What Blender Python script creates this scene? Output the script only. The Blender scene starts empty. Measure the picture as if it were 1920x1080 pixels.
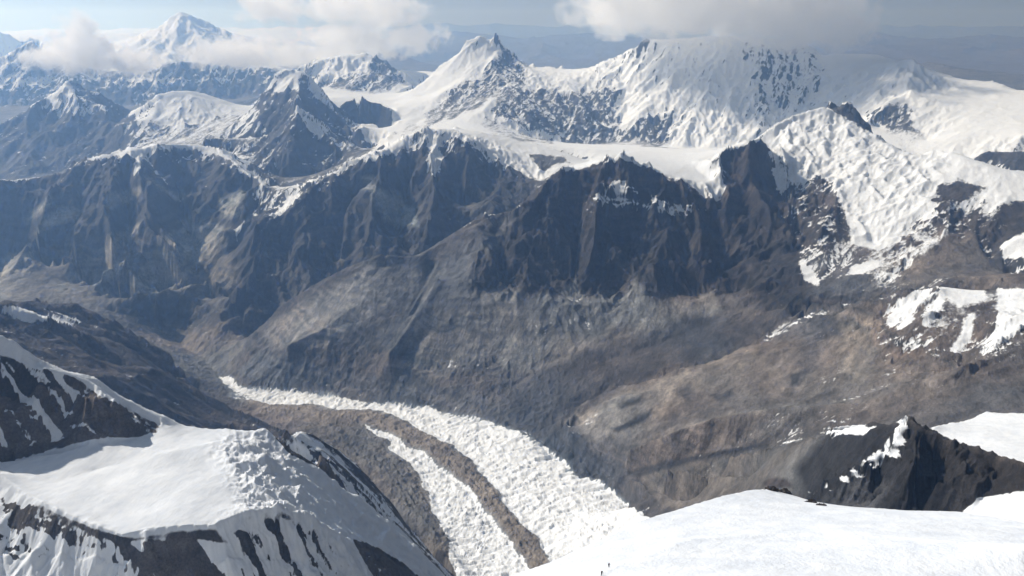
import bpy, math, random
import numpy as np
from mathutils import Vector, Matrix

# ------------------------------------------------------------------ camera, light, exposure
F_PX = 1650.0                       # focal length in pixels of the 1920 px wide photograph
EYE_Y = 50.0                        # row of the true horizon
PITCH = math.atan((540.0 - EYE_Y) / F_PX)
CAM_Z = 3000.0
SUN_AZ = math.radians(-60.0)        # from +Y (view direction), negative = left
SUN_EL = math.radians(37.0)

sc = bpy.context.scene
col = sc.collection
cam_d = bpy.data.cameras.new("camera")
cam = bpy.data.objects.new("camera", cam_d)
col.objects.link(cam)
cam_d.sensor_width = 36.0
cam_d.lens = 36.0 * F_PX / 1920.0
cam_d.clip_start = 0.5
cam_d.clip_end = 300000.0
cam.location = (0, 0, CAM_Z)
cam.rotation_euler = (math.pi / 2 - PITCH, 0, 0)
sc.camera = cam

sun_dir = Vector((math.sin(SUN_AZ) * math.cos(SUN_EL), math.cos(SUN_AZ) * math.cos(SUN_EL), math.sin(SUN_EL)))
sd = bpy.data.lights.new("sun", 'SUN')
sd.energy = 4.75
sd.angle = math.radians(0.55)
sd.color = (1.0, 0.985, 0.968)
sun = bpy.data.objects.new("sun", sd)
col.objects.link(sun)
sun.rotation_euler = sun_dir.to_track_quat('Z', 'Y').to_euler()
sun.location = (0, 0, CAM_Z + 4000)

world = bpy.data.worlds.new("World")
sc.world = world
world.use_nodes = True
wn = world.node_tree
for n in list(wn.nodes):
    wn.nodes.remove(n)
w_out = wn.nodes.new("ShaderNodeOutputWorld")
w_bg = wn.nodes.new("ShaderNodeBackground")
w_sky = wn.nodes.new("ShaderNodeTexSky")
w_sky.sky_type = 'NISHITA'
w_sky.sun_disc = False
w_sky.sun_elevation = SUN_EL
w_sky.sun_rotation = SUN_AZ
w_sky.altitude = 5000.0
w_sky.air_density = 1.0
w_sky.dust_density = 1.0
w_sky.ozone_density = 1.0
w_bg.inputs[1].default_value = 0.05
# thin high overcast veiling the blue, brighter towards the sun
w_tc = wn.nodes.new("ShaderNodeTexCoord")
w_map = wn.nodes.new("ShaderNodeMapping"); w_map.inputs["Scale"].default_value = (2.2, 2.2, 9.0)
wn.links.new(w_tc.outputs["Generated"], w_map.inputs[0])
w_no = wn.nodes.new("ShaderNodeTexNoise"); w_no.inputs["Scale"].default_value = 2.0
w_no.inputs["Detail"].default_value = 7.0; w_no.inputs["Roughness"].default_value = 0.55
wn.links.new(w_map.outputs[0], w_no.inputs["Vector"])
w_cov = wn.nodes.new("ShaderNodeMapRange"); w_cov.interpolation_type = 'SMOOTHSTEP'
wn.links.new(w_no.outputs[0], w_cov.inputs[0]); w_cov.inputs[1].default_value = 0.36; w_cov.inputs[2].default_value = 0.66
w_cov.inputs[3].default_value = 0.2; w_cov.inputs[4].default_value = 0.9
w_dot = wn.nodes.new("ShaderNodeVectorMath"); w_dot.operation = 'DOT_PRODUCT'
wn.links.new(w_tc.outputs["Generated"], w_dot.inputs[0]); w_dot.inputs[1].default_value = tuple(sun_dir)
w_br = wn.nodes.new("ShaderNodeMapRange"); wn.links.new(w_dot.outputs["Value"], w_br.inputs[0])
w_br.inputs[1].default_value = -0.2; w_br.inputs[2].default_value = 0.9; w_br.inputs[3].default_value = 1.7; w_br.inputs[4].default_value = 7.5
w_cc = wn.nodes.new("ShaderNodeVectorMath"); w_cc.operation = 'SCALE'; w_cc.inputs[0].default_value = (0.90, 0.97, 1.06)
wn.links.new(w_br.outputs[0], w_cc.inputs["Scale"])
w_mix = wn.nodes.new("ShaderNodeMix"); w_mix.data_type = 'RGBA'
w_sep = wn.nodes.new("ShaderNodeSeparateXYZ"); wn.links.new(w_tc.outputs["Generated"], w_sep.inputs[0])
w_hz = wn.nodes.new("ShaderNodeMapRange"); w_hz.interpolation_type = 'SMOOTHSTEP'; wn.links.new(w_sep.outputs[2], w_hz.inputs[0])
w_hz.inputs[1].default_value = -0.01; w_hz.inputs[2].default_value = 0.10; w_hz.inputs[3].default_value = 1.0; w_hz.inputs[4].default_value = 0.0
w_mx = wn.nodes.new("ShaderNodeMath"); w_mx.operation = 'MAXIMUM'
wn.links.new(w_cov.outputs[0], w_mx.inputs[0]); wn.links.new(w_hz.outputs[0], w_mx.inputs[1])
wn.links.new(w_mx.outputs[0], w_mix.inputs[0]); wn.links.new(w_sky.outputs[0], w_mix.inputs[6]); wn.links.new(w_cc.outputs[0], w_mix.inputs[7])
wn.links.new(w_mix.outputs[2], w_bg.inputs[0])
wn.links.new(w_bg.outputs[0], w_out.inputs[0])

sc.view_settings.view_transform = 'Standard'
sc.view_settings.look = 'None'
sc.view_settings.gamma = 1.0
sc.view_settings.exposure = 0.0
sc.view_settings.use_curve_mapping = False
sc.cycles.volume_bounces = 14
sc.cycles.max_bounces = 14
sc.cycles.diffuse_bounces = 3
sc.cycles.use_denoising = True
sc.cycles.volume_step_rate = 1.0
sc.cycles.volume_max_steps = 256

# ------------------------------------------------------------------ projection helpers
CP, SP = math.cos(PITCH), math.sin(PITCH)

def ray(px, py):
    """horizontal azimuth and tan(elevation) of a photograph pixel"""
    a = (np.asarray(px, float) - 960.0) / F_PX
    b = (540.0 - np.asarray(py, float)) / F_PX
    fx, fy, fz = a, CP + b * SP, -SP + b * CP
    hyp = np.hypot(fx, fy)
    return np.arctan2(fx, fy), fz / hyp

def project(x, y, z):
    """camera-relative point -> pixel of the photograph"""
    dep = y * CP - z * SP
    up = y * SP + z * CP
    dep = np.maximum(dep, 1e-3)
    return 960.0 + F_PX * x / dep, 540.0 - F_PX * up / dep

# ------------------------------------------------------------------ noise
def _hash(ix, iy, seed):
    h = (ix.astype(np.int64) * 374761393 + iy.astype(np.int64) * 668265263 + seed * 1274126177) & 0xffffffff
    h = ((h ^ (h >> 13)) * 1274126177) & 0xffffffff
    h = h ^ (h >> 16)
    return h

def _rnd(ix, iy, seed):
    return (_hash(ix, iy, seed) & 0xffffff).astype(np.float32) / float(0xffffff)

def vnoise(x, y, seed):
    ix = np.floor(x); iy = np.floor(y)
    fx = (x - ix).astype(np.float32); fy = (y - iy).astype(np.float32)
    ix = ix.astype(np.int64); iy = iy.astype(np.int64)
    fx = fx * fx * fx * (fx * (fx * 6 - 15) + 10); fy = fy * fy * fy * (fy * (fy * 6 - 15) + 10)
    a = _rnd(ix, iy, seed); b = _rnd(ix + 1, iy, seed); c = _rnd(ix, iy + 1, seed); d = _rnd(ix + 1, iy + 1, seed)
    return (a + (b - a) * fx) * (1 - fy) + (c + (d - c) * fx) * fy      # 0..1

def fbm(x, y, lam, octaves, seed, gain=0.5, ridged=False):
    s = np.zeros_like(x, dtype=np.float32); amp = 1.0; tot = 0.0
    ca, sa = math.cos(0.7), math.sin(0.7)
    xx, yy = x / lam, y / lam
    for k in range(octaves):
        n = vnoise(xx, yy, seed + k * 17)
        if ridged:
            n = 1.0 - np.abs(2 * n - 1)
            n = n * n
        s += amp * n; tot += amp; amp *= gain
        xx, yy = (xx * ca - yy * sa) * 2.03 + 13.1, (xx * sa + yy * ca) * 2.03 + 7.7
    return s / tot

# ------------------------------------------------------------------ feature lines of the land
# points: (pixel x, pixel y, D): D > 0 horizontal distance in km, D < 0 height below the camera in km
LINES = []
def L(owner, pts, rough=1.0, back=None):
    LINES.append((owner, pts, rough, back))

O_FAR, O_SNOWFAR, O_MASSIF, O_RIGHTRANGE, O_P3, O_P2, O_P1, O_PYR17, O_MLEFT, O_MMID, O_CLIFF, O_SNOWMT, O_BROWNL, \
    O_BROWNR, O_DARKHILL, O_VALLEY, O_GLACIER, O_LEFTRIDGE, O_PYRAMID, O_NEAR, O_PLATEAU, O_BROWNFAR = range(22)

# far hills of the plateau
L(O_FAR, [(-400,60,72),(0,60,72),(300,54,72),(800,48,72),(900,44,72),(1000,50,72),(1300,46,72),(1700,50,72),(2300,48,72)], 1.0, (6,0.6))
L(O_FAR, [(-400,90,60),(960,90,60),(2300,92,60)], 1.0)
L(O_FAR, [(-400,66,48),(200,66,48),(700,84,48),(790,74,48),(850,60,48),(900,67,48),(960,70,48),(990,80,48),(1050,68,48),(1120,67,48),(1200,73,48),(1400,75,48),(1640,66,48),(1720,72,48),(1920,70,48),(2300,75,48)], 1.0, (5,0.7))
L(O_FAR, [(-400,140,30),(700,110,36),(800,118,36),(960,112,36),(1130,112,36),(1500,100,36),(1700,105,35),(2300,130,33)], 1.0)
L(O_FAR, [(690,100,27),(740,96,27),(760,112,26),(800,124,25),(860,128,25)], 0.7, (3,0.4))
L(O_BROWNFAR, [(1690,122,20),(1740,116,20),(1770,121,19.5),(1800,128,19),(1860,133,19),(1920,139,18.5),(2300,150,18.5)], 1.0, (2.0,0.5))
L(O_BROWNFAR, [(1700,150,17.4),(1800,160,17),(1920,172,16.5),(2300,200,16)], 1.0)
# far snow mountains, left
L(O_SNOWFAR, [(-400,66,33),(-60,64,33),(0,60,33),(15,58,33),(35,75,33),(60,68,33),(100,80,32),(160,96,31),(230,88,29.5),(270,72,28.8),(300,50,28.3),(322,30,28),(340,22,28),(362,30,28),(385,42,28),(420,58,28),(450,68,28.5),(520,78,29),(590,86,30),(650,90,31)], 1.3, (2.5,1.0))
L(O_SNOWFAR, [(340,22,28),(336,60,27),(318,95,26),(312,115,25)], 1.2)
L(O_SNOWFAR, [(-400,160,24.5),(40,160,24.5),(150,160,24.5),(250,160,24.5),(330,158,24.3),(450,150,24.5),(560,140,25),(640,130,25)], 1.0)
L(O_SNOWFAR, [(-400,110,22),(0,108,22),(30,92,22),(62,74,22),(80,96,21.8),(140,122,21.6),(200,132,21.5),(260,130,21.5),(330,116,21),(400,113,21),(470,118,21),(540,130,20.5),(580,140,20)], 1.5, (1.6,0.6))
L(O_SNOWFAR, [(-400,205,20.2),(0,200,20.2),(60,195,20.2),(140,185,20.2),(240,200,20),(300,195,19.8),(380,190,19.7),(460,185,19.5),(560,178,19)], 1.2)
L(O_SNOWFAR, [(-400,260,17.8),(0,255,17.8),(140,240,17.8),(240,235,17.5),(380,230,17.0),(540,220,17)], 1.0)
L(O_SNOWFAR, [(330,116,21),(320,150,20.5),(300,195,19.8)], 1.4)
L(O_SNOWFAR, [(200,132,21.5),(180,160,20.8),(160,190,20.2)], 1.4)
L(O_SNOWFAR, [(470,118,21),(455,150,20.3),(440,188,19.6)], 1.4)
# peak of the middle distance with the grey north wall
L(O_PYR17, [(548,130,17.5),(570,118,17.4),(600,110,17.3),(640,103,17.2),(680,101,17.1),(705,105,17),(728,117,16.9),(750,136,16.7),(770,157,16.3)], 1.2, (1.2,0.5))
L(O_PYR17, [(580,162,15.7),(620,168,15.7),(700,178,15.6),(745,172,15.7),(775,160,16)], 0.6)
L(O_PYR17, [(705,105,17),(690,130,16.6),(672,150,16.1),(655,170,15.7)], 1.0)
L(O_MASSIF, [(752,130,18.5),(775,133,18.3),(800,138,18)], 0.2, (1.5,0.5))
# snow pass and glacier coming down to the left of the massif
L(O_MASSIF, [(590,165,15.2),(640,172,15),(700,180,14.8),(740,184,14.6),(770,170,14.9),(790,160,15.2)], 0.15)
L(O_MASSIF, [(600,185,14.4),(650,180,14.5),(690,190,14.2),(740,195,14)], 0.15)
L(O_P1, [(628,208,13.3),(645,192,13.35),(660,181,13.4),(675,178,13.4),(690,188,13.3),(715,195,13.2),(732,206,13.0)], 0.35, (0.3,0.10))
L(O_P1, [(640,222,13.0),(680,240,12.9),(715,243,12.8),(735,232,12.8)], 0.4)
L(O_MASSIF, [(742,200,13.4),(756,222,12.9),(730,245,12.3),(726,270,11.6)], 0.3)
# third peak, far left
L(O_P3, [(-400,420,14.5),(-50,262,15.2),(0,237,15.3),(30,218,15.4),(60,200,15.5),(90,175,15.6),(125,153,15.7),(145,162,15.7),(172,167,15.7),(200,188,15.6),(232,203,15.5),(250,210,15.5)], 1.0, (1.0,0.6))
L(O_P3, [(125,153,15.7),(118,172,15.4),(145,182,15.2),(180,200,15.0),(205,203,14.9)], 0.8)
L(O_P3, [(-400,560,13.0),(0,345,13.6),(60,335,13.7),(120,322,13.8),(170,300,13.8),(230,275,13.6)], 0.7)
L(O_P3, [(125,153,15.7),(60,250,14.9),(20,320,14.0)], 0.9)
L(O_P3, [(205,203,14.9),(200,250,14.4),(190,290,13.9)], 0.8)
# second peak
L(O_P2, [(225,238,14),(260,212,14.3),(285,190,14.5),(300,176,14.5),(330,170,14.5),(360,170,14.5),(385,175,14.5),(410,183,14.4),(450,197,14.3),(475,200,14.2),(495,188,14.1)], 1.0, (0.9,0.45))
L(O_P2, [(475,200,14.2),(455,225,13.6),(420,240,13.2),(395,255,12.9)], 0.6)
L(O_P2, [(200,300,13.5),(240,275,13.3),(290,268,13.2),(340,262,13.1),(380,262,12.9)], 0.6)
L(O_P2, [(300,176,14.5),(285,215,14.0),(250,250,13.5)], 0.9)
L(O_P2, [(410,183,14.4),(400,215,13.9),(370,245,13.4)], 0.9)
L(O_P2, [(230,300,12.3),(290,290,12.1),(340,288,11.9),(380,285,11.8)], 0.5)
# first peak
L(O_P1, [(482,200,13.4),(495,180,13.4),(510,160,13.4),(518,140,13.4),(535,130,13.4),(552,131,13.4),(570,143,13.3),(585,158,13.2),(603,182,13),(632,207,12.9),(662,228,12.7),(692,245,12.4),(722,272,12)], 1.0, (0.8,0.45))
L(O_P1, [(556,140,13.3),(560,165,12.9),(555,190,12.4)], 0.9)
L(O_P1, [(385,258,11.9),(440,260,11.9),(490,258,11.9),(520,240,11.9),(545,215,11.9),(557,200,11.9),(580,222,11.8),(610,243,11.7),(650,265,11.6),(690,288,11.4)], 1.0, (0.5,0.25))
L(O_P1, [(470,330,10.9),(520,350,10.9),(580,342,10.9),(640,318,10.9)], 0.6)
L(O_P1, [(557,200,11.9),(545,250,11.5),(555,300,11.2)], 0.8)
# big blue mountain on the left
L(O_MLEFT, [(-400,380,10.6),(0,342,10.6),(70,331,10.6),(120,320,10.6),(150,300,10.7),(175,294,10.7),(210,285,10.7),(247,274,10.7),(265,280,10.6),(290,270,10.7),(330,270,10.8),(380,271,10.9)], 1.3, (0.8,0.5))
L(O_MLEFT, [(380,271,10.9),(425,292,10.5),(450,310,10.2),(482,332,9.9),(500,345,9.8)], 0.8)
L(O_MLEFT, [(265,280,10.6),(300,320,10.2),(345,358,9.9),(365,400,9.6)], 1.0)
L(O_MLEFT, [(330,300,10.6),(380,345,10.1),(440,385,9.6),(480,390,9.5)], 0.7)
L(O_MLEFT, [(265,280,10.6),(262,330,9.95),(270,400,9.3),(330,470,8.75)], 1.0)
L(O_MLEFT, [(247,274,10.7),(215,340,10.0),(205,400,9.5),(207,450,9.05)], 1.0)
L(O_MLEFT, [(236,350,10.2),(236,420,9.7),(222,490,9.0)], 0.9)
L(O_MLEFT, [(330,370,10.2),(355,430,9.7),(370,480,9.1),(330,530,8.5)], 0.6)
L(O_MLEFT, [(155,370,10.15),(145,430,9.6),(130,500,8.95)], 0.9)
L(O_MMID, [(768,330,9.65),(752,400,9.15),(745,460,8.7)], 1.0)
L(O_MMID, [(868,330,9.6),(862,400,9.05)], 1.0)
L(O_MMID, [(662,370,9.35),(642,430,8.9),(630,490,8.4)], 1.0)
L(O_MMID, [(540,450,8.7),(525,510,8.2)], 0.9)
L(O_CLIFF, [(1200,420,7.1),(1190,490,6.75)], 1.2)
L(O_CLIFF, [(1350,460,7.0),(1345,520,6.65)], 1.1)
L(O_CLIFF, [(942,470,6.8),(935,525,6.4)], 1.1)
L(O_BROWNL, [(812,500,6.75),(795,550,6.5),(765,610,6.2),(735,655,5.98)], 0.5)
L(O_MLEFT, [(150,300,10.7),(90,380,9.9),(50,460,9.3),(0,520,8.8)], 1.2)
L(O_MLEFT, [(235,490,8.9),(200,520,8.6),(160,560,8.3)], 1.0)
L(O_MLEFT, [(235,490,8.9),(262,548,8.4)], 1.0)
L(O_MLEFT, [(-400,600,8.3),(0,560,8.3),(60,556,8.3),(160,562,8.2),(260,556,8.1),(330,545,8.2),(400,520,8.4),(430,560,7.9)], 0.5)
L(O_MLEFT, [(410,440,9.1),(440,430,9.2),(450,460,9.0),(410,500,8.6)], 0.4)
# middle mountain
L(O_MMID, [(430,575,7.7),(452,540,7.9),(470,510,8.1),(488,455,8.5),(505,410,8.8),(550,370,9.1),(600,335,9.4),(660,306,9.7),(680,290,9.8),(710,284,9.9),(740,273,10),(790,256,10.1),(820,241,10.1),(848,241,10.1),(870,255,10),(905,278,9.9),(950,300,9.7),(1010,335,9.4)], 1.2, None)
L(O_MMID, [(470,380,9.9),(520,360,10),(560,345,10.1),(620,318,10.4),(690,300,10.7),(760,275,10.9)], 0.5)
L(O_MMID, [(850,238,10.5),(900,248,10.4),(960,262,10.3),(1010,272,10.2),(1060,288,10.0),(1085,298,9.9)], 0.5, (0.5,0.25))
L(O_MMID, [(820,241,10.1),(810,300,9.45),(815,360,8.9),(800,420,8.4)], 1.2)
L(O_MMID, [(740,273,10),(725,330,9.3),(700,400,8.8),(690,460,8.4)], 1.2)
L(O_MMID, [(640,320,9.6),(600,390,9.0),(580,460,8.4)], 1.1)
L(O_MMID, [(950,300,9.7),(930,360,9.1),(900,400,8.7)], 1.2)
L(O_MMID, [(430,600,7.5),(500,575,7.7),(600,545,7.9),(700,518,8.1),(800,498,8.2),(900,450,8.3),(1000,395,8.8),(1040,350,9.0)], 0.7)
# massif
L(O_MASSIF, [(778,168,14.6),(800,146,14.7),(830,121,14.8),(860,95,14.9),(886,70,15),(900,63,15),(912,71,15),(922,77,15),(930,71,14.95),(940,90,14.9),(960,103,14.9),(985,124,14.9),(1010,127,14.9),(1060,130,14.9),(1100,127,14.9),(1130,120,14.9),(1160,105,14.8),(1200,83,14.7),(1215,74,14.6),(1250,73,14.6),(1300,70,14.6),(1350,66,14.5),(1400,68,14.5),(1450,73,14.5),(1500,78,14.5),(1525,90,14.6),(1542,106,14.8)], 1.4, (1.2,0.9))
L(O_MASSIF, [(936,90,14.9),(912,120,14.4),(895,140,14.1),(862,155,13.8),(850,185,13.4),(812,212,13.0),(776,232,12.6)], 0.9)
L(O_MASSIF, [(775,178,14.2),(800,180,14.1),(830,168,14.0)], 0.2)
L(O_MASSIF, [(776,250,12.0),(830,238,12.1),(870,225,12.3),(905,205,12.6),(925,185,13.0)], 0.3)
L(O_MASSIF, [(925,185,13.0),(950,230,12.3),(1000,262,12.1),(1050,268,12.3),(1110,272,12.4),(1160,268,12.5),(1200,262,12.5),(1240,275,12.2),(1330,282,12.0),(1400,275,12.1),(1450,245,12.4),(1500,228,12.6)], 0.8)
L(O_MASSIF, [(850,250,11.4),(900,252,11.2),(960,262,11.2),(1050,275,11.0),(1120,280,10.8),(1200,287,10.7),(1330,290,10.6),(1430,290,10.4)], 0.25)
L(O_MASSIF, [(1160,105,14.8),(1172,170,13.9),(1163,235,13.0)], 0.9)
L(O_MASSIF, [(1350,66,14.5),(1320,150,13.5),(1270,230,12.8)], 1.1)
L(O_MASSIF, [(1480,78,14.5),(1505,140,13.8),(1515,200,13.0)], 1.0)
# right part of the range
L(O_RIGHTRANGE, [(1540,108,14.6),(1556,101,14.6),(1600,100,14.7),(1645,101,14.6),(1662,108,14.4),(1690,112,14.0)], 0.1, (1.2,0.6))
L(O_RIGHTRANGE, [(1545,135,14.0),(1580,132,13.9),(1640,122,13.8),(1680,113,13.6),(1712,110,13.5),(1717,118,13.4)], 0.8)
L(O_RIGHTRANGE, [(1717,118,13.4),(1740,128,13.6),(1772,138,13.6),(1812,150,13.5),(1845,150,13.5),(1870,154,13.4),(1902,168,13.2),(1930,170,13.1),(2300,205,13)], 0.5, (1.0,0.7))
L(O_RIGHTRANGE, [(1717,118,13.4),(1706,150,12.9),(1712,185,12.4),(1725,225,11.8),(1735,262,11.2)], 0.9)
L(O_RIGHTRANGE, [(1712,170,12.7),(1660,200,12.1),(1630,222,11.7)], 1.0)
L(O_RIGHTRANGE, [(1540,190,13.1),(1600,215,12.3),(1650,240,11.6),(1720,290,10.6),(1800,300,10.4),(1900,310,10.2),(2300,350,10)], 0.4)
L(O_RIGHTRANGE, [(1740,170,12.9),(1850,185,12.7),(1930,190,12.5)], 0.6)
L(O_RIGHTRANGE, [(1838,296,9.6),(1860,285,9.7),(1900,285,9.6),(2000,280,9.6),(2300,290,9.5)], 0.6)
L(O_RIGHTRANGE, [(1820,290,10.4),(1870,270,10.6),(1920,250,10.8),(2300,230,11)], 0.8)
# snow mountain with the hanging glacier
L(O_SNOWMT, [(1440,285,8.5),(1446,262,8.6),(1452,240,8.75),(1480,216,8.9),(1520,203,9),(1545,199,9),(1570,212,8.95),(1610,232,8.8),(1650,258,8.6),(1695,285,8.4),(1720,291,8.35),(1760,285,8.3),(1790,286,8.2),(1830,300,8.1),(1880,316,8.0),(1925,322,8.0),(2300,360,7.9)], 0.6, (0.9,0.6))
L(O_SNOWMT, [(1553,198,9.2),(1563,190,9.25),(1580,197,9.25),(1600,210,9.2),(1625,236,9.1),(1640,255,8.95)], 1.0, (0.3,0.25))
L(O_SNOWMT, [(1470,300,8.2),(1478,360,7.7),(1485,420,7.2),(1500,470,6.8)], 1.0)
L(O_SNOWMT, [(1570,330,7.9),(1560,380,7.4),(1530,440,6.9)], 1.0)
L(O_SNOWMT, [(1760,290,8.25),(1762,330,7.8),(1785,340,7.7)], 0.3)
L(O_SNOWMT, [(1785,340,7.7),(1795,390,7.25),(1770,440,6.85),(1700,500,6.3),(1650,535,6.1)], 1.0)
L(O_SNOWMT, [(1600,350,7.7),(1620,410,7.2),(1640,460,6.85)], 0.3)
L(O_SNOWMT, [(1790,395,7.2),(1850,470,6.7),(1890,520,6.3)], 0.9)
L(O_SNOWMT, [(1500,520,6.4),(1560,500,6.5),(1620,480,6.6),(1680,500,6.4)], 0.5)
L(O_SNOWMT, [(1520,560,6.05),(1600,545,6.05),(1700,530,6.05),(1800,520,6.0),(1930,522,5.9),(2300,560,5.8)], 0.4)
L(O_SNOWMT, [(1930,440,6.7),(1900,448,6.7),(1882,465,6.65),(1890,478,6.6),(1930,480,6.5)], 0.1)
# cliff mountain
L(O_CLIFF, [(905,412,7.1),(950,395,7.2),(985,385,7.25),(1000,370,7.3),(1018,345,7.35),(1032,326,7.4),(1050,320,7.4),(1085,318,7.4),(1105,305,7.4),(1125,298,7.4),(1160,300,7.4),(1180,312,7.4),(1200,320,7.4),(1213,316,7.4),(1235,328,7.4),(1275,336,7.4),(1300,352,7.35),(1325,372,7.3),(1345,378,7.3),(1355,350,7.45),(1352,300,7.85),(1362,280,7.95),(1400,270,8.0),(1442,262,8.1)], 1.2)
L(O_CLIFF, [(1045,318,7.55),(1090,306,7.8),(1130,294,7.9),(1160,286,8.3),(1200,283,8.8),(1260,286,8.9),(1340,288,8.8),(1400,262,8.6)], 0.1, (0.8,0.3))
L(O_CLIFF, [(1240,310,7.9),(1300,315,7.9),(1335,340,7.65)], 0.1)
L(O_CLIFF, [(900,470,6.7),(885,530,6.3),(950,547,6.25),(1000,540,6.3),(1050,548,6.3),(1120,545,6.35),(1200,530,6.45),(1250,548,6.4),(1330,552,6.4),(1400,545,6.45),(1440,520,6.55),(1500,540,6.3)], 0.9)
L(O_CLIFF, [(1032,326,7.4),(1010,400,6.95),(985,470,6.58),(1000,540,6.3)], 1.2)
L(O_CLIFF, [(1085,330,7.4),(1090,400,7.15),(1085,470,6.85),(1078,530,6.5)], 1.0)
L(O_CLIFF, [(1150,310,7.35),(1120,400,6.9),(1110,470,6.58),(1120,545,6.35)], 1.2)
L(O_CLIFF, [(1300,352,7.35),(1290,430,7.0),(1280,500,6.6)], 1.2)
L(O_CLIFF, [(1400,270,8.0),(1410,350,7.5),(1420,440,7.0),(1430,500,6.65)], 1.0)
L(O_CLIFF, [(1430,490,6.7),(1460,530,6.35),(1515,575,5.95)], 0.7)
L(O_CLIFF, [(1450,500,6.55),(1490,520,6.4),(1520,550,6.1)], 0.4)
# scree hill under the cliff
L(O_BROWNL, [(905,412,7.1),(870,426,7.0),(820,456,6.9),(790,479,6.8),(760,481,6.8),(715,475,6.8),(690,486,6.8),(640,505,6.85),(600,526,6.9),(560,550,6.95),(520,580,7.0),(500,605,7.0),(478,622,6.9)], 0.3, (0.5,0.35))
L(O_BROWNL, [(478,622,6.9),(490,655,6.6),(520,690,6.3),(570,712,6.1),(640,725,5.95),(720,735,5.75),(800,745,5.55)], 0.5)
L(O_BROWNL, [(820,520,6.4),(800,560,6.2),(760,620,6.0),(730,665,5.85)], 0.3)
L(O_BROWNL, [(730,478,6.85),(680,560,6.45),(600,620,6.3),(540,650,6.3)], 0.3)
L(O_BROWNL, [(885,530,6.3),(840,600,6.0),(790,640,5.95),(760,680,5.85)], 0.3)
L(O_BROWNL, [(1000,540,6.3),(990,610,5.95),(930,680,5.7),(850,730,5.5)], 0.3)
L(O_BROWNL, [(1140,600,6.05),(1100,650,5.75),(1010,690,5.6),(960,730,5.45)], 0.3)
L(O_BROWNL, [(1330,552,6.4),(1330,600,6.05),(1250,640,5.8),(1130,680,5.6)], 0.35)
L(O_BROWNL, [(1515,575,5.95),(1480,602,5.85),(1400,645,5.6),(1280,680,5.4),(1150,716,5.25),(1050,745,5.2),(980,768,5.15),(945,792,5.05)], 0.4)
# right brown hill
L(O_BROWNR, [(1500,592,5.6),(1540,576,5.55),(1590,562,5.5),(1680,556,5.4),(1720,546,5.3),(1760,533,5.2),(1800,538,5.2),(1860,541,5.15),(1925,541,5.1),(2300,560,5.0)], 0.8, (0.35,0.3))
L(O_BROWNR, [(1500,592,5.6),(1440,630,5.4),(1380,660,5.25),(1300,690,5.1),(1230,711,5.0),(1150,732,4.95),(1090,758,4.85),(1062,785,4.7),(1070,820,4.5)], 0.5, (0.18,0.13))
L(O_BROWNR, [(1540,580,5.5),(1550,650,4.9),(1500,720,4.5),(1440,770,4.2)], 0.6)
L(O_BROWNR, [(1760,533,5.2),(1740,620,4.6),(1720,700,4.15)], 0.8)
L(O_BROWNR, [(1860,541,5.15),(1850,600,4.7),(1800,680,4.2)], 1.0)
L(O_BROWNR, [(2000,600,4.5),(1900,620,4.4),(1850,670,4.15),(1815,700,4.0)], 0.9)
L(O_BROWNR, [(1440,790,4.1),(1500,775,4.05),(1600,760,4.0),(1700,735,3.95),(1800,722,3.9),(1925,740,3.7),(2300,760,3.5)], 0.4)
L(O_BROWNR, [(1070,820,4.5),(1120,850,4.3),(1183,890,4.08),(1230,876,3.95),(1300,856,3.9),(1400,840,3.85),(1500,822,3.75),(1600,800,3.65),(1750,790,3.5),(1925,790,3.4),(2300,800,3.3)], 0.4)
L(O_BROWNR, [(1180,760,4.6),(1200,800,4.35),(1250,830,4.1)], 0.6)
L(O_BROWNR, [(1085,770,4.75),(1150,748,4.72),(1240,728,4.75)], 0.8)
L(O_BROWNR, [(1180,845,4.12),(1260,810,4.0),(1350,780,4.02),(1450,764,4.0),(1600,752,3.95)], 0.4, (0.09,0.07))
# rocky pyramid and its slopes
L(O_PYRAMID, [(1370,855,3.5),(1440,839,3.1),(1500,826,2.8),(1560,806,2.5),(1600,800,2.4),(1640,796,2.32),(1665,795,2.27),(1688,784,2.25),(1698,772,2.24),(1706,772,2.24),(1728,790,2.21),(1760,808,2.18),(1800,828,2.14),(1860,854,2.08),(1925,868,2.0),(2300,930,1.9)], 0.35, (0.10,0.22))
L(O_PYRAMID, [(1702,774,2.24),(1670,840,2.14),(1610,880,2.13),(1540,915,2.2),(1515,945,2.2)], 1.2)
L(O_PYRAMID, [(1702,774,2.24),(1716,850,2.07),(1700,930,1.99)], 1.3)
L(O_PYRAMID, [(1662,850,2.19),(1645,900,2.12),(1640,940,2.07)], 1.0)
L(O_PYRAMID, [(1762,850,2.15),(1768,900,2.09),(1765,945,2.04)], 1.0)
L(O_PYRAMID, [(1780,822,2.16),(1815,880,2.02),(1830,930,1.96)], 1.1)
L(O_PYRAMID, [(1860,856,2.08),(1868,900,2.02)], 0.8)
L(O_PYRAMID, [(1520,950,2.1),(1580,958,2.05),(1660,962,2.0),(1800,962,1.95),(1840,935,1.97),(1925,925,1.9),(2300,960,1.8)], 0.4)
L(O_PYRAMID, [(1560,806,2.5),(1530,860,2.5),(1470,905,2.5),(1420,925,2.5)], 0.7)
L(O_PYRAMID, [(1183,893,4.0),(1230,925,3.6),(1280,940,3.3),(1350,935,3.0)], 0.4)
L(O_PYRAMID, [(1250,880,3.8),(1320,890,3.4),(1400,895,3.0)], 0.4)
L(O_PLATEAU, [(1750,802,2.75),(1800,790,3.0),(1820,785,3.05),(1850,772,3.15),(1890,775,3.15),(1930,776,3.1),(2300,790,3.0)], 0.15, (0.25,0.25))
L(O_PLATEAU, [(1560,800,2.75),(1600,797,2.8),(1640,795,2.8)], 0.1, (0.2,0.25))
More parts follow.
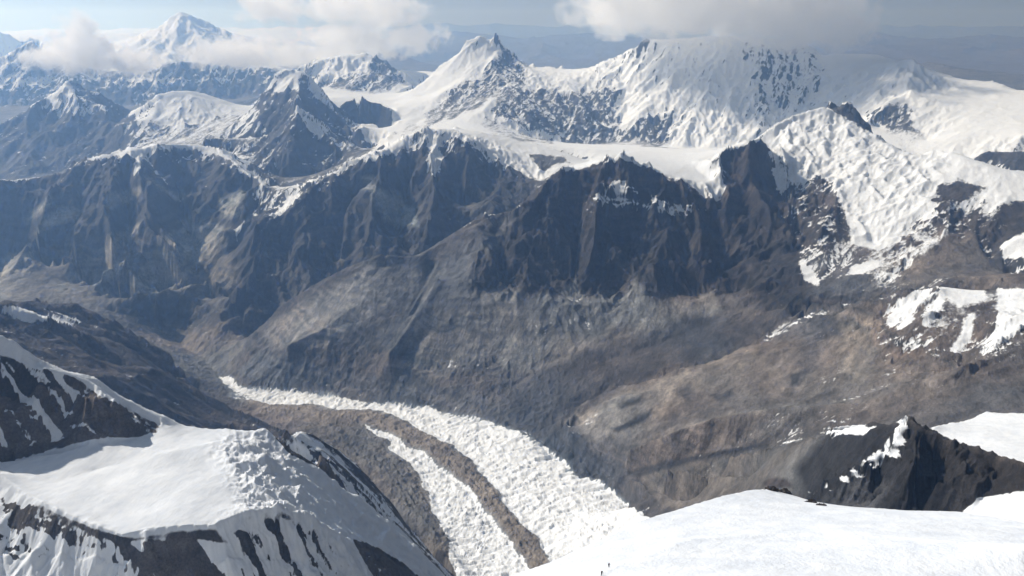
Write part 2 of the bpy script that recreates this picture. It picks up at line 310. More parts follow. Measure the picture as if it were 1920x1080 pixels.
L(O_PLATEAU, [(1790,835,2.45),(1860,860,2.4),(1930,875,2.3),(2300,900,2.2)], 0.1)
# valley floor and glacier (heights given)
L(O_VALLEY, [(420,715,-2.57),(380,670,-2.6),(330,640,-2.62),(280,615,-2.64),(230,598,-2.66),(180,585,-2.68),(0,575,-2.7),(-400,600,-2.7)], 0.3)
L(O_VALLEY, [(470,645,-2.52),(440,600,-2.54),(400,580,-2.56),(300,570,-2.6)], 0.3)
L(O_VALLEY, [(350,790,-2.5),(420,795,-2.49),(480,800,-2.47),(560,812,-2.44),(620,830,-2.42),(680,875,-2.38),(750,950,-2.31),(800,1010,-2.26),(850,1070,-2.2),(900,1130,-2.15)], 0.5)
L(O_GLACIER, [(428,712,-2.57),(448,738,-2.565),(500,736,-2.555),(560,738,-2.54),(640,747,-2.52),(700,757,-2.5),(800,767,-2.475),(880,787,-2.44),(940,802,-2.415),(990,820,-2.39),(1030,850,-2.36),(1080,892,-2.32),(1130,912,-2.29),(1190,960,-2.25),(1260,1010,-2.2),(1400,1100,-2.1)], 0.1)
L(O_GLACIER, [(450,748,-2.56),(520,757,-2.545),(600,766,-2.525),(700,778,-2.5),(760,792,-2.475),(820,820,-2.44),(870,862,-2.4),(920,930,-2.33),(960,970,-2.29),(1000,1012,-2.25),(1020,1050,-2.21),(1060,1150,-2.1)], 0.1)
L(O_GLACIER, [(580,790,-2.5),(680,806,-2.47),(740,850,-2.42),(775,890,-2.385),(800,940,-2.34),(830,990,-2.29),(880,1040,-2.24),(920,1080,-2.2),(980,1180,-2.1)], 0.1)
# moraine wall beyond the glacier
L(O_BROWNR, [(960,800,4.98),(1010,822,4.72),(1060,852,4.5),(1110,880,4.25),(1183,900,4.02),(1240,940,3.8),(1320,1000,3.5)], 0.7)
# dark hill left of the valley
L(O_DARKHILL, [(-400,520,5.9),(0,585,5.3),(30,562,5.6),(55,557,5.7),(100,570,5.75),(150,580,5.8),(190,595,5.8),(230,611,5.8),(260,627,5.75),(290,645,5.7),(320,665,5.6),(345,690,5.5)], 0.8, (0.4,0.3))
L(O_DARKHILL, [(-400,540,5.1),(0,575,5.1),(60,593,5.1),(110,611,5.1),(160,636,5.1),(200,655,5.05),(235,680,5.0)], 0.8)
L(O_DARKHILL, [(-400,700,4.3),(0,680,4.3),(100,700,4.4),(180,710,4.55),(240,705,4.75),(290,690,5.0),(350,715,5.3),(375,740,-2.53)], 0.5)
L(O_DARKHILL, [(270,690,5.1),(330,715,5.1),(340,750,-2.5)], 0.4)
# foreground ridge and snow basin, left
L(O_LEFTRIDGE, [(-400,480,2.5),(0,632,2.29),(30,646,2.28),(60,666,2.26),(90,678,2.25),(130,691,2.23),(180,706,2.20),(220,736,2.18),(250,750,2.17),(280,766,2.16),(305,776,2.15),(340,796,2.14),(380,803,2.13),(430,804,2.12),(500,806,2.10)], 0.25, (0.3,0.45))
L(O_LEFTRIDGE, [(-400,860,2.1),(0,866,2.08),(40,855,2.08),(90,850,2.07),(150,832,2.07),(210,822,2.07),(260,820,2.07),(300,805,2.10)], 1.2)
L(O_LEFTRIDGE, [(0,720,2.2),(60,730,2.18),(150,745,2.15),(260,775,2.13)], 1.2)
L(O_LEFTRIDGE, [(20,886,2.01),(100,905,1.93),(180,880,1.97),(300,850,1.97),(400,830,2.0)], 0.0)
L(O_LEFTRIDGE, [(180,950,1.78),(300,920,1.80),(430,880,1.86),(500,850,1.92)], 0.0)
L(O_LEFTRIDGE, [(-400,800,2.15),(0,888,1.97),(50,925,1.88),(110,955,1.79),(180,984,1.71),(230,1000,1.66),(280,990,1.66),(330,985,1.65),(400,982,1.64),(470,955,1.68),(520,950,1.70)], 0.2)
L(O_LEFTRIDGE, [(500,806,2.10),(520,822,2.08),(560,850,2.05),(600,878,2.06),(650,918,2.09),(700,952,2.14),(760,1003,2.15),(820,1062,2.17),(880,1130,2.15),(950,1250,2.0)], 0.3, (0.12,0.12))
L(O_LEFTRIDGE, [(520,950,1.70),(560,960,1.73),(620,990,1.76),(660,1020,1.77),(720,1080,1.77),(800,1200,1.7)], 0.3)
L(O_LEFTRIDGE, [(480,900,1.82),(560,915,1.86),(640,965,1.92),(720,1030,1.95)], 0.2)
L(O_LEFTRIDGE, [(-400,1200,1.75),(100,1200,1.63),(300,1200,1.55),(500,1200,1.53),(700,1300,1.5)], 0.8)
L(O_LEFTRIDGE, [(-200,1000,2.0),(100,1040,1.735),(250,1050,1.63),(420,1050,1.60),(560,1050,1.67)], 0.8)
L(O_LEFTRIDGE, [(530,822,2.6),(560,802,2.7),(600,818,2.75),(640,842,2.8),(690,888,2.8),(740,950,2.8),(790,1020,2.8),(830,1080,2.75)], 0.5, (0.5,0.55))
L(O_LEFTRIDGE, [(600,850,2.45),(660,900,2.45),(730,970,2.45),(800,1040,2.4)], 0.6)
# foreground snow slope
L(O_NEAR, [(-400,1500,.10),(300,1330,.12),(700,1180,.17),(960,1081,.25),(1060,1042,.31),(1200,976,.40),(1300,946,.48),(1370,926,.54),(1410,918,.58),(1440,917,.6),(1475,925,.61),(1530,943,.61),(1600,951,.59),(1650,953,.58),(1700,957,.57),(1800,959,.55),(1850,967,.5),(1925,980,.45),(2300,1040,.33)], 0.0, (0.10,0.16))
L(O_NEAR, [(1000,1120,.18),(1130,1075,.205),(1300,1010,.30),(1500,1000,.34),(1700,1010,.31),(1925,1020,.27)], 0.0)
L(O_NEAR, [(1130,1120,.15),(1300,1080,.17),(1600,1080,.16),(1925,1085,.15),(2300,1100,.14)], 0.0)
# hidden ground below the frame, left and middle, and behind the near edge
def hidden(owner, D, pts, rough=0.6):
    """pts: (pixel x, height km) at distance D"""
    out = []
    for px, z in pts:
        # find the row whose ray meets height z at distance D
        lo, hi = -2000.0, 4000.0
        for _ in range(50):
            m = 0.5 * (lo + hi)
            if ray(px, m)[1] * D > z: lo = m
            else: hi = m
        out.append((px, 0.5 * (lo + hi), D))
    L(owner, out, rough)
hidden(O_NEAR, 0.065, [(-600,-.05),(300,-.05),(960,-.05),(1500,-.048),(2400,-.048)], 0)
hidden(O_NEAR, 0.5, [(-600,-.62),(400,-.62),(800,-.60),(900,-.55)], 0.5)
hidden(O_NEAR, 1.0, [(-600,-1.05),(400,-1.05),(900,-1.1),(1100,-1.15),(1500,-1.2),(1900,-1.1),(2400,-1.0)], 0.5)
hidden(O_NEAR, 1.5, [(700,-1.45),(900,-1.6),(1200,-1.6),(1500,-1.45),(1900,-1.15),(2400,-1.0)], 0.5)
hidden(O_NEAR, 2.3, [(950,-1.95),(1200,-1.95),(1400,-1.75)], 0.5)
hidden(O_VALLEY, 3.0, [(-400,-2.3),(0,-2.3),(200,-2.35),(450,-2.4)], 0.5)
hidden(O_VALLEY, 3.9, [(-400,-2.45),(0,-2.45),(200,-2.5),(400,-2.5)], 0.5)
hidden(O_NEAR, 3.0, [(1000,-2.15),(1200,-2.1),(1330,-1.95)], 0.4)

# ------------------------------------------------------------------ base height field by diffusion on a log-polar grid (conformal)
DU = 0.0025
TH0, TH1 = -0.74, 0.74
R0, R1 = 60.0, 80000.0
NU = int((TH1 - TH0) / DU) + 1
NV = int(math.log(R1 / R0) / DU) + 1
acc = np.zeros((NV, NU)); accr = np.zeros((NV, NU)); cnt = np.zeros((NV, NU)); own = -np.ones((NV, NU), np.int32)

def raster(th, D, z, rough, owner):
    i = np.rint((th - TH0) / DU).astype(int)
    j = np.rint(np.log(np.maximum(D, 1.0) / R0) / DU).astype(int)
    ok = (i >= 0) & (i < NU) & (j >= 0) & (j < NV)
    i, j, z = i[ok], j[ok], z[ok]
    np.add.at(acc, (j, i), z); np.add.at(accr, (j, i), rough); np.add.at(cnt, (j, i), 1.0)
    own[j, i] = owner

for owner, pts, rough, back in LINES:
    P = np.array(pts, float)
    if owner == O_MLEFT:
        P[:, 2] = np.where(P[:, 2] > 8.3, 8.3 + (P[:, 2] - 8.3) * 0.97, P[:, 2])
    seg = []
    for k in range(len(P) - 1):
        a, b = P[k].copy(), P[k + 1].copy()
        for q in (a, b):
            if q[2] < 0:                      # height -> distance
                q[2] = q[2] / min(-0.02, ray(q[0], q[1])[1])
        n = 400
        t = np.linspace(0, 1, n)[:, None]
        seg.append(a + (b - a) * t)
    S = np.concatenate(seg)
    th, te = ray(S[:, 0], S[:, 1])
    D = S[:, 2] * 1000.0
    z = te * D
    raster(th, D, z, rough, owner)
    if back:
        raster(th, D + back[0] * 1000, z - back[1] * 1000, rough * 0.7, owner)

con = cnt > 0
val = np.where(con, acc / np.maximum(cnt, 1), 0.0)
valr = np.where(con, accr / np.maximum(cnt, 1), 0.0)

def down(v, r, c):
    H, W = c.shape
    H2, W2 = (H + 1) // 2, (W + 1) // 2
    def pool(a):
        p = np.zeros((H2 * 2, W2 * 2)); p[:H, :W] = a
        return p.reshape(H2, 2, W2, 2).sum(axis=(1, 3))
    c2 = pool(c)
    m = c2 > 0
    return np.where(m, pool(v * c) / np.maximum(c2, 1e-9), 0), np.where(m, pool(r * c) / np.maximum(c2, 1e-9), 0), m.astype(float)

levels = [(val, valr, con.astype(float))]
while min(levels[-1][0].shape) > 16:
    levels.append(down(*levels[-1]))
hz = rz = None
for li in range(len(levels) - 1, -1, -1):
    v, r, c = levels[li]
    H, W = v.shape
    m = c > 0
    if hz is None:
        hz = np.full((H, W), v[m].mean()); rz = np.full((H, W), r[m].mean())
    else:
        hz = np.repeat(np.repeat(hz, 2, 0), 2, 1)[:H, :W]; rz = np.repeat(np.repeat(rz, 2, 0), 2, 1)[:H, :W]
    its = 300 if li > 2 else (80 if li > 0 else 24)
    for A, vv in ((0, v), (1, r)):
        h = (hz if A == 0 else rz).astype(np.float64 if li > 1 else np.float32)
        vv = vv.astype(h.dtype)
        nit = its if A == 0 else its // 2
        for it in range(nit):
            h[m] = vv[m]
            g = np.empty((H + 2, W + 2), h.dtype)
            g[1:-1, 1:-1] = h; g[0, 1:-1] = h[0]; g[-1, 1:-1] = h[-1]; g[1:-1, 0] = h[:, 0]; g[1:-1, -1] = h[:, -1]
            h = 0.25 * (g[:-2, 1:-1] + g[2:, 1:-1] + g[1:-1, :-2] + g[1:-1, 2:])
        h[m] = vv[m]
        if A == 0: hz = h
        else: rz = h
HB = hz.astype(np.float32)      # metres relative to the camera
RB = rz.astype(np.float32)

# nearest owner (flood over a coarse grid)
CO = 4
oc = -np.ones(((NV + CO - 1) // CO, (NU + CO - 1) // CO), np.int32)
jj, ii = np.nonzero(own >= 0)
oc[jj // CO, ii // CO] = own[jj, ii]
for _ in range(400):
    e = oc < 0
    if not e.any(): break
    for dj, di in ((1, 0), (-1, 0), (0, 1), (0, -1)):
        s = np.roll(oc, (dj, di), (0, 1))
        if dj == 1: s[0] = -1
        if dj == -1: s[-1] = -1
        if di == 1: s[:, 0] = -1
        if di == -1: s[:, -1] = -1
        t = (oc < 0) & (s >= 0)
        oc[t] = s[t]

def samp(G, th, r):
    u = np.clip((th - TH0) / DU, 0, NU - 1.001); v = np.clip(np.log(np.maximum(r, R0) / R0) / DU, 0, NV - 1.001)
    i = u.astype(int); j = v.astype(int); fu = (u - i).astype(np.float32); fv = (v - j).astype(np.float32)
    return (G[j, i] * (1 - fu) + G[j, i + 1] * fu) * (1 - fv) + (G[j + 1, i] * (1 - fu) + G[j + 1, i + 1] * fu) * fv

# ------------------------------------------------------------------ mesh rows: denser where the land is steep or seen
th_c = TH0 + DU * np.arange(NU); v_c = DU * np.arange(NV); r_c = R0 * np.exp(v_c)
elev = np.arctan2(HB, r_c[:, None])
runmax = np.maximum.accumulate(elev, axis=0)
vis = elev >= runmax - 0.010
de = np.abs(np.diff(elev, axis=0))
wgt = np.minimum(de, 0.02) * np.where(vis[1:], 1.0, 0.12) + DU * 0.05
deg_in = (elev[1:] > -0.66)
wgt = wgt * np.where(deg_in, 1.0, 0.15)
def blur(a, n, ax):
    k = np.exp(-0.5 * (np.arange(-2 * n, 2 * n + 1) / n) ** 2); k /= k.sum()
    pad = [(0, 0), (0, 0)]; pad[ax] = (2 * n, 2 * n)
    p = np.pad(a, pad, mode='edge')
    out = np.zeros_like(a)
    for q, w in enumerate(k):
        sl = [slice(None), slice(None)]; sl[ax] = slice(q, q + a.shape[ax])
        out += w * p[tuple(sl)]
    return out
wgt = blur(blur(wgt, 4, 0), 6, 1)
cum = np.concatenate([np.zeros((1, NU)), np.cumsum(wgt, 0)]); cum /= cum[-1]
NR = 1040
half = 0.61
inner = np.linspace(-half, half, 1080)
out_l = np.linspace(TH0 + 0.004, -half, 50)[:-1]; out_r = np.linspace(half, TH1 - 0.004, 50)[1:]
thv = np.concatenate([out_l, inner, out_r]); NC = len(thv)
rows = np.linspace(0, 1, NR)
Rv = np.empty((NR, NU), np.float32)
for i in range(NU):
    Rv[:, i] = np.interp(rows, cum[:, i], v_c)
ui = (thv - TH0) / DU; i0 = ui.astype(int); fu = ui - i0
Vm = Rv[:, i0] * (1 - fu) + Rv[:, np.minimum(i0 + 1, NU - 1)] * fu
RR = (R0 * np.exp(Vm)).astype(np.float64)
TT = np.broadcast_to(thv, RR.shape)
X = (RR * np.sin(TT)); Y = (RR * np.cos(TT))
th = TT.ravel(); r = RR.ravel(); x = X.ravel(); y = Y.ravel()
h = samp(HB, th, r); rough = samp(RB, th, r)
# gradient of the base surface, wide stencil
HBs = blur(blur(HB, 3, 0), 3, 1)
gv = np.gradient(HBs, DU, axis=0); gu = np.gradient(HBs, DU, axis=1)
a_r = samp(gv.astype(np.float32), th, r) / r; a_t = samp(gu.astype(np.float32), th, r) / r
st, ct = np.sin(th), np.cos(th)
gx = (a_r * st + a_t * ct).astype(np.float32); gy = (a_r * ct - a_t * st).astype(np.float32)
h = h.astype(np.float32)
foot = (r * 0.0011).astype(np.float32)       # size of a mesh cell
px0, py0 = project(x, y, h)

# ------------------------------------------------------------------ painted regions (outlines on the ground, found by sighting)
WX = (fbm(x, y, 260.0, 4, 91) - 0.5); WY = (fbm(x, y, 260.0, 4, 191) - 0.5)
def region(poly, D0, D1, soft=6.0, wob=10.0, PX=None, PY=None):
    """1 inside, 0 outside, soft edge measured in photograph pixels"""
    PX = px0 if PX is None else PX; PY = py0 if PY is None else PY
    P = np.array(poly, float)
    m = np.zeros(x.shape, np.float32)
    idx = np.nonzero((PX > P[:, 0].min() - 30) & (PX < P[:, 0].max() + 30) & (PY > P[:, 1].min() - 30) & (PY < P[:, 1].max() + 30)
                     & (r > D0 * 1000) & (r < D1 * 1000))[0]
    if len(idx) == 0: return m
    qx = PX[idx] + WX[idx] * wob * 2; qy = PY[idx] + WY[idx] * wob * 2
    ins = np.zeros(len(idx), bool); dist = np.full(len(idx), 1e9)
    for k in range(len(P)):
        x1, y1 = P[k]; x2, y2 = P[(k + 1) % len(P)]
        c = ((y1 > qy) != (y2 > qy))
        xi = x1 + (qy - y1) * (x2 - x1) / (y2 - y1 if y2 != y1 else 1e-9)
        ins ^= c & (qx < xi)
        ex, ey = x2 - x1, y2 - y1
        t = np.clip(((qx - x1) * ex + (qy - y1) * ey) / (ex * ex + ey * ey + 1e-9), 0, 1)
        dist = np.minimum(dist, np.hypot(qx - x1 - t * ex, qy - y1 - t * ey))
    s = np.where(ins, dist, -dist) / soft
    m[idx] = np.clip(0.5 + 0.5 * s, 0, 1)
    return m

ICE_A = [(415,706),(432,712),(455,733),(500,734),(560,736),(640,745),(700,755),(800,765),(880,785),(940,800),(990,820),(1030,850),(1080,890),(1130,910),(1195,962),(1300,1060),(1100,1150),(1035,1070),(1010,1010),(962,968),(925,925),(880,866),(825,822),(765,791),(700,776),(600,766),(520,757),(450,745),(430,730)]
ICE_B = [(672,803),(720,812),(790,845),(845,888),(895,942),(935,985),(968,1030),(990,1060),(1040,1180),(880,1180),(850,1060),(835,1010),(822,975),(802,925),(778,885),(745,850),(700,822)]
MOR_A = [(450,745),(520,757),(600,766),(700,776),(765,791),(825,822),(880,866),(925,925),(962,968),(1010,1010),(1035,1070),(1100,1150),(1040,1180),(990,1060),(968,1030),(935,985),(895,942),(845,888),(790,845),(720,812),(672,803),(600,792),(500,778)]
MOR_B = [(560,800),(600,795),(672,803),(700,822),(745,850),(778,885),(802,925),(822,975),(835,1010),(900,1090),(800,1090),(800,1000),(740,940),(690,885),(620,845),(570,825)]
ice = np.maximum(region(ICE_A, 3.0, 7.5, 7, 12), region(ICE_B, 3.0, 7.5, 8, 12))
mor = np.maximum(region(MOR_A, 3.0, 7.5, 6, 8), region(MOR_B, 3.0, 7.5, 10, 14))
ICEFALL = [(500,810),(560,850),(620,880),(660,920),(720,960),(800,1030),(850,1100),(560,1100),(510,1030),(465,965),(430,880),(405,850),(430,815)]
serac = region(ICEFALL, 1.5, 2.35, 22, 10)
serac = np.maximum(serac, 0.6 * region([(420,962),(520,945),(600,975),(700,1020),(820,1090),(640,1110),(520,1030)], 1.4, 2.1, 14, 8))
FARICE = [(1440,280),(1470,215),(1560,200),(1700,285),(1790,290),(1760,330),(1700,380),(1650,470),(1600,450),(1560,330),(1450,350)]
serac2 = region(FARICE, 6.5, 9.3, 15, 10)
smoothsnow = np.maximum.reduce([region([(0,890),(60,925),(240,1000),(480,960),(430,880),(405,850),(430,800),(330,790),(200,825),(60,850)], 1.5, 2.3, 8, 4),
                                 (r < 900).astype(np.float32)])
rough = rough * (1 - ice) * (1 - smoothsnow) * (1 - 0.75 * serac)
for poly_, a_, b_, k_ in [([(775,178),(800,146),(860,92),(900,60),(940,88),(900,130),(850,155),(800,182)], 13.4, 15.6, 0.35),
                          ([(478,630),(520,575),(700,480),(880,430),(880,545),(1000,560),(1000,660),(850,740),(640,735),(500,700)], 5.2, 7.3, 0.4),
                          ([(1060,790),(1300,685),(1560,600),(1700,700),(1500,770),(1200,850),(1090,840)], 3.8, 5.8, 0.45),
                          ([(1190,895),(1400,850),(1560,820),(1500,930),(1260,950)], 2.4, 4.2, 0.4),
                          ([(505,175),(515,138),(535,128),(560,135),(560,170),(530,170)], 12.6, 14.2, 0.5),
                          ([(1545,98),(1720,106),(1720,130),(1545,125)], 13, 16.5, 0.3),
                          ([(1180,60),(1560,60),(1560,110),(1180,100)], 14.0, 15.6, 0.5),
                          ([(285,190),(300,165),(420,165),(475,195),(470,215),(330,215)], 13.2, 15.2, 0.5)]:
    rough = rough * (1 - (1 - k_) * region(poly_, a_, b_, 14, 8))
rough = np.clip(rough, 0, 2)

# ------------------------------------------------------------------ eroded gullies: stripes that run down the slope, octave by octave
GS = np.zeros_like(h); GW = np.zeros_like(h)      # fine gullies: + on ribs, - in runnels
def gully(lam, amp, seed, idx):
    xs = (x[idx] / lam); ys = (y[idx] / lam)
    gxx = gx[idx]; gyy = gy[idx]
    g = np.sqrt(gxx * gxx + gyy * gyy) + 1e-4
    px_, py_ = -gyy / g, gxx / g                     # across the slope
    ix = np.floor(xs).astype(np.int64); iy = np.floor(ys).astype(np.int64)
    fx = (xs - ix).astype(np.float32); fy = (ys - iy).astype(np.float32)
    sc_ = np.zeros(len(idx), np.float32); ss = np.zeros_like(sc_); sw = np.zeros_like(sc_)
    for a in (-1, 0, 1):
        for b in (-1, 0, 1):
            hsh = _hash(ix + a, iy + b, seed)
            jx = (hsh & 0xfff).astype(np.float32) / 4095.0; jy = ((hsh >> 12) & 0xfff).astype(np.float32) / 4095.0
            dx = fx - (a + jx); dy = fy - (b + jy)
            d2 = dx * dx + dy * dy
            w = np.maximum(0, 1.0 - d2 / 2.0); w = w * w * w * w
            ph = (dx * px_ + dy * py_) * 5.6
            sc_ += w * np.cos(ph); ss += w * np.sin(ph); sw += w
    n = np.sqrt(sc_ * sc_ + ss * ss) + 1e-5
    c = sc_ / n * np.minimum(n / sw * 2.2, 1); s = ss / n * np.minimum(n / sw * 2.2, 1)
    steep = np.clip((g - 0.12) / 0.45, 0, 1); steep = steep * steep * (3 - 2 * steep)
    pat = 0.35 + 1.3 * vnoise(x[idx] / (lam * 3.1) + seed, y[idx] / (lam * 3.1), seed + 5)
    A = pat * amp * lam * steep * np.clip(rough[idx], 0, 1.6) * np.clip((lam / foot[idx] - 2.0) / 2.0, 0, 1)
    sharp = 1 - np.abs(s)                             # sharp crests, round floors
    hh = A * (0.6 * c + 0.4 * (2 * sharp - 1))
    k = 5.6 / lam
    h[idx] += hh
    if lam < 250:
        GS[idx] += (c * 0.5 + 0.5 * (2 * sharp - 1)) * steep * np.clip((lam / foot[idx] - 2.0) / 2.0, 0, 1)
    d = -A * k * s * 1.0
    gx[idx] = gxx + d * px_; gy[idx] = gyy + d * py_
    return

OCT = [(1400, .032), (720, .055), (370, .062), (190, .09), (98, .105), (50, .11), (25, .105), (13, .095), (7, .08)]
for q, (lam, amp) in enumerate(OCT):
    idx = np.nonzero((foot < lam / 2.0) & (r > lam * 4.5) & (rough > 0.02))[0]
    if len(idx): gully(float(lam), amp, 1000 + q * 77, idx)

# broken rock and general relief
n1 = fbm(x + 120 * WX, y + 120 * WY, 420.0, 7, 5, 0.58, True) - 0.4
h += (n1 * 85 * np.clip(rough, 0, 1.3) * np.clip(np.hypot(gx, gy) * 1.4, 0.15, 1.0) * np.clip((r - 1200) / 4000, 0.12, 1)).astype(np.float32)
n2 = fbm(x, y, 3200.0, 6, 6, 0.5, True) - 0.4
h += (n2 * 420 * np.clip((r - 24000) / 14000, 0, 1)).astype(np.float32)
n3 = fbm(x + 50 * WX, y, 150.0, 5, 16, 0.6, True) - 0.4
h += (n3 * 42 * np.clip(rough - 0.3, 0, 1) * np.clip((np.hypot(gx, gy) - 0.35) * 2, 0, 1) * np.clip((r - 1500) / 2500, 0.25, 1) * (r < 12500)).astype(np.float32)
# bedding: steep rock breaks into ledges
slp = np.hypot(gx, gy)
led = np.clip((slp - 0.55) / 0.5, 0, 1) * np.clip(rough, 0, 1) * (r < 17000)
ledp = vnoise(x / 700.0, y / 700.0, 77)
led = led * np.clip(ledp * 2.2 - 0.5, 0.1, 1)
bed = h + 0.22 * x + 0.08 * y + 160 * WX + 60 * (fbm(x, y, 900.0, 3, 78) - 0.5)
for P_, A_ in ((118.0, 0.24), (43.0, 0.34), (15.0, 0.36)):
    f_ = bed / P_ - np.floor(bed / P_)
    g_ = np.clip((f_ - 0.5) * 2.2 + 0.5, 0, 1); g_ = g_ * g_ * (3 - 2 * g_)
    h += (led * A_ * P_ * (g_ - f_) * np.clip(P_ / (foot * 3) - 0.6, 0, 1)).astype(np.float32)
# along and across the ice stream
CL = []
for a_, b_, c_ in [(428,722,-2.57),(520,757,-2.545),(600,766,-2.525),(700,778,-2.5),(760,792,-2.475),(820,820,-2.44),(870,862,-2.4),(920,930,-2.33),(960,970,-2.29),(1000,1012,-2.25),(1060,1150,-2.1)]:
    t_, e_ = ray(a_, b_); d_ = c_ * 1000 / e_
    CL.append((math.sin(t_) * d_, math.cos(t_) * d_))
CL = np.array(CL)
gi = np.nonzero((r > 2500) & (r < 8000) & (h < -1900))[0]
fs = np.zeros_like(x); ft = np.zeros_like(x); bestd = np.full(len(gi), 1e12); acc_s = 0.0
for k in range(len(CL) - 1):
    ax_, ay_ = CL[k]; ex, ey = CL[k + 1] - CL[k]; el = math.hypot(ex, ey)
    t_ = np.clip(((x[gi] - ax_) * ex + (y[gi] - ay_) * ey) / el ** 2, 0, 1)
    dx_ = x[gi] - ax_ - t_ * ex; dy_ = y[gi] - ay_ - t_ * ey; dd_ = dx_ * dx_ + dy_ * dy_
    b_ = dd_ < bestd
    sg = np.sign(dx_ * ey - dy_ * ex)
    fs[gi[b_]] = acc_s + t_[b_] * el; ft[gi[b_]] = (sg * np.sqrt(dd_))[b_]; bestd[b_] = dd_[b_]; acc_s += el
# serac fields
cre = fbm(fs * 1.0 + 60 * WX, ft * 0.42 + 60 * WY, 30.0, 4, 7, 0.62, True)
cre2 = fbm(x, y, 90.0, 3, 8, 0.5, True)
h += (ice * ((cre - 0.4) * 24 + (cre2 - 0.4) * 18)).astype(np.float32)
cre3 = fbm(x, y, 26.0, 4, 9, 0.6, True); cre4 = fbm(x, y, 75.0, 3, 10, 0.5, True)
h += (serac * ((cre3 - 0.4) * 16 + (cre4 - 0.4) * 22)).astype(np.float32)
h += (serac2 * ((fbm(x, y, 130.0, 4, 11, 0.5, True) - 0.4) * 45)).astype(np.float32)
rub = fbm(x, y, 55.0, 5, 15, 0.62, True)
vfl = np.clip((-2120 - h) / 150, 0, 1) * (1 - ice) * (r > 2600) * (r < 9500)
h += (vfl * (rub - 0.4) * 26).astype(np.float32)
h += (mor * (16 + (fbm(fs * 0.35, ft, 30.0, 4, 12, 0.6, True) - 0.4) * 20)).astype(np.float32)
# gentle waves on the snow
h += ((fbm(x, y, 45.0, 3, 13) - 0.5) * 2.2 * np.clip(1 - r / 900, 0, 1)).astype(np.float32)
h += ((fbm(x, y, 160.0, 3, 14) - 0.5) * 12 * smoothsnow * np.clip((r - 1300) / 200, 0, 1)).astype(np.float32)

# ------------------------------------------------------------------ snow cover and rock colour
slope = np.hypot(gx, gy)
pxx, pyy = project(x, y, h)
nsn = fbm(x, y, 520.0, 5, 21)
strat = np.sin(bed / 17.0 + 5 * WX) * 0.5 + np.sin(bed / 7.3 + 9 * WY)
snow = (h + 1290.0) / 260.0 + (nsn - 0.5) * 3.0 - np.clip(slope - 0.75, 0, 9) * 1.6
snow = np.clip(snow, -3, 2.0) - GS * 1.1 + 0.0 * strat
snow = np.where(r > 24000, (h + 620) / 200 + (nsn - 0.5) * 4 - 1.0, snow)
fl = np.clip((620 - pxx) / 160.0, 0, 1) * (r > 24000)
snow = snow * (1 - fl) + fl * ((h + 1250) / 220 + (nsn - 0.5) * 4)
def paint(poly, D0, D1, v, soft=8, wob=8, mode='set'):
    global snow
    m = region(poly, D0, D1, soft, wob, pxx, pyy)
    if mode == 'set': snow = snow * (1 - m) + v * m
    else: snow = snow + v * m
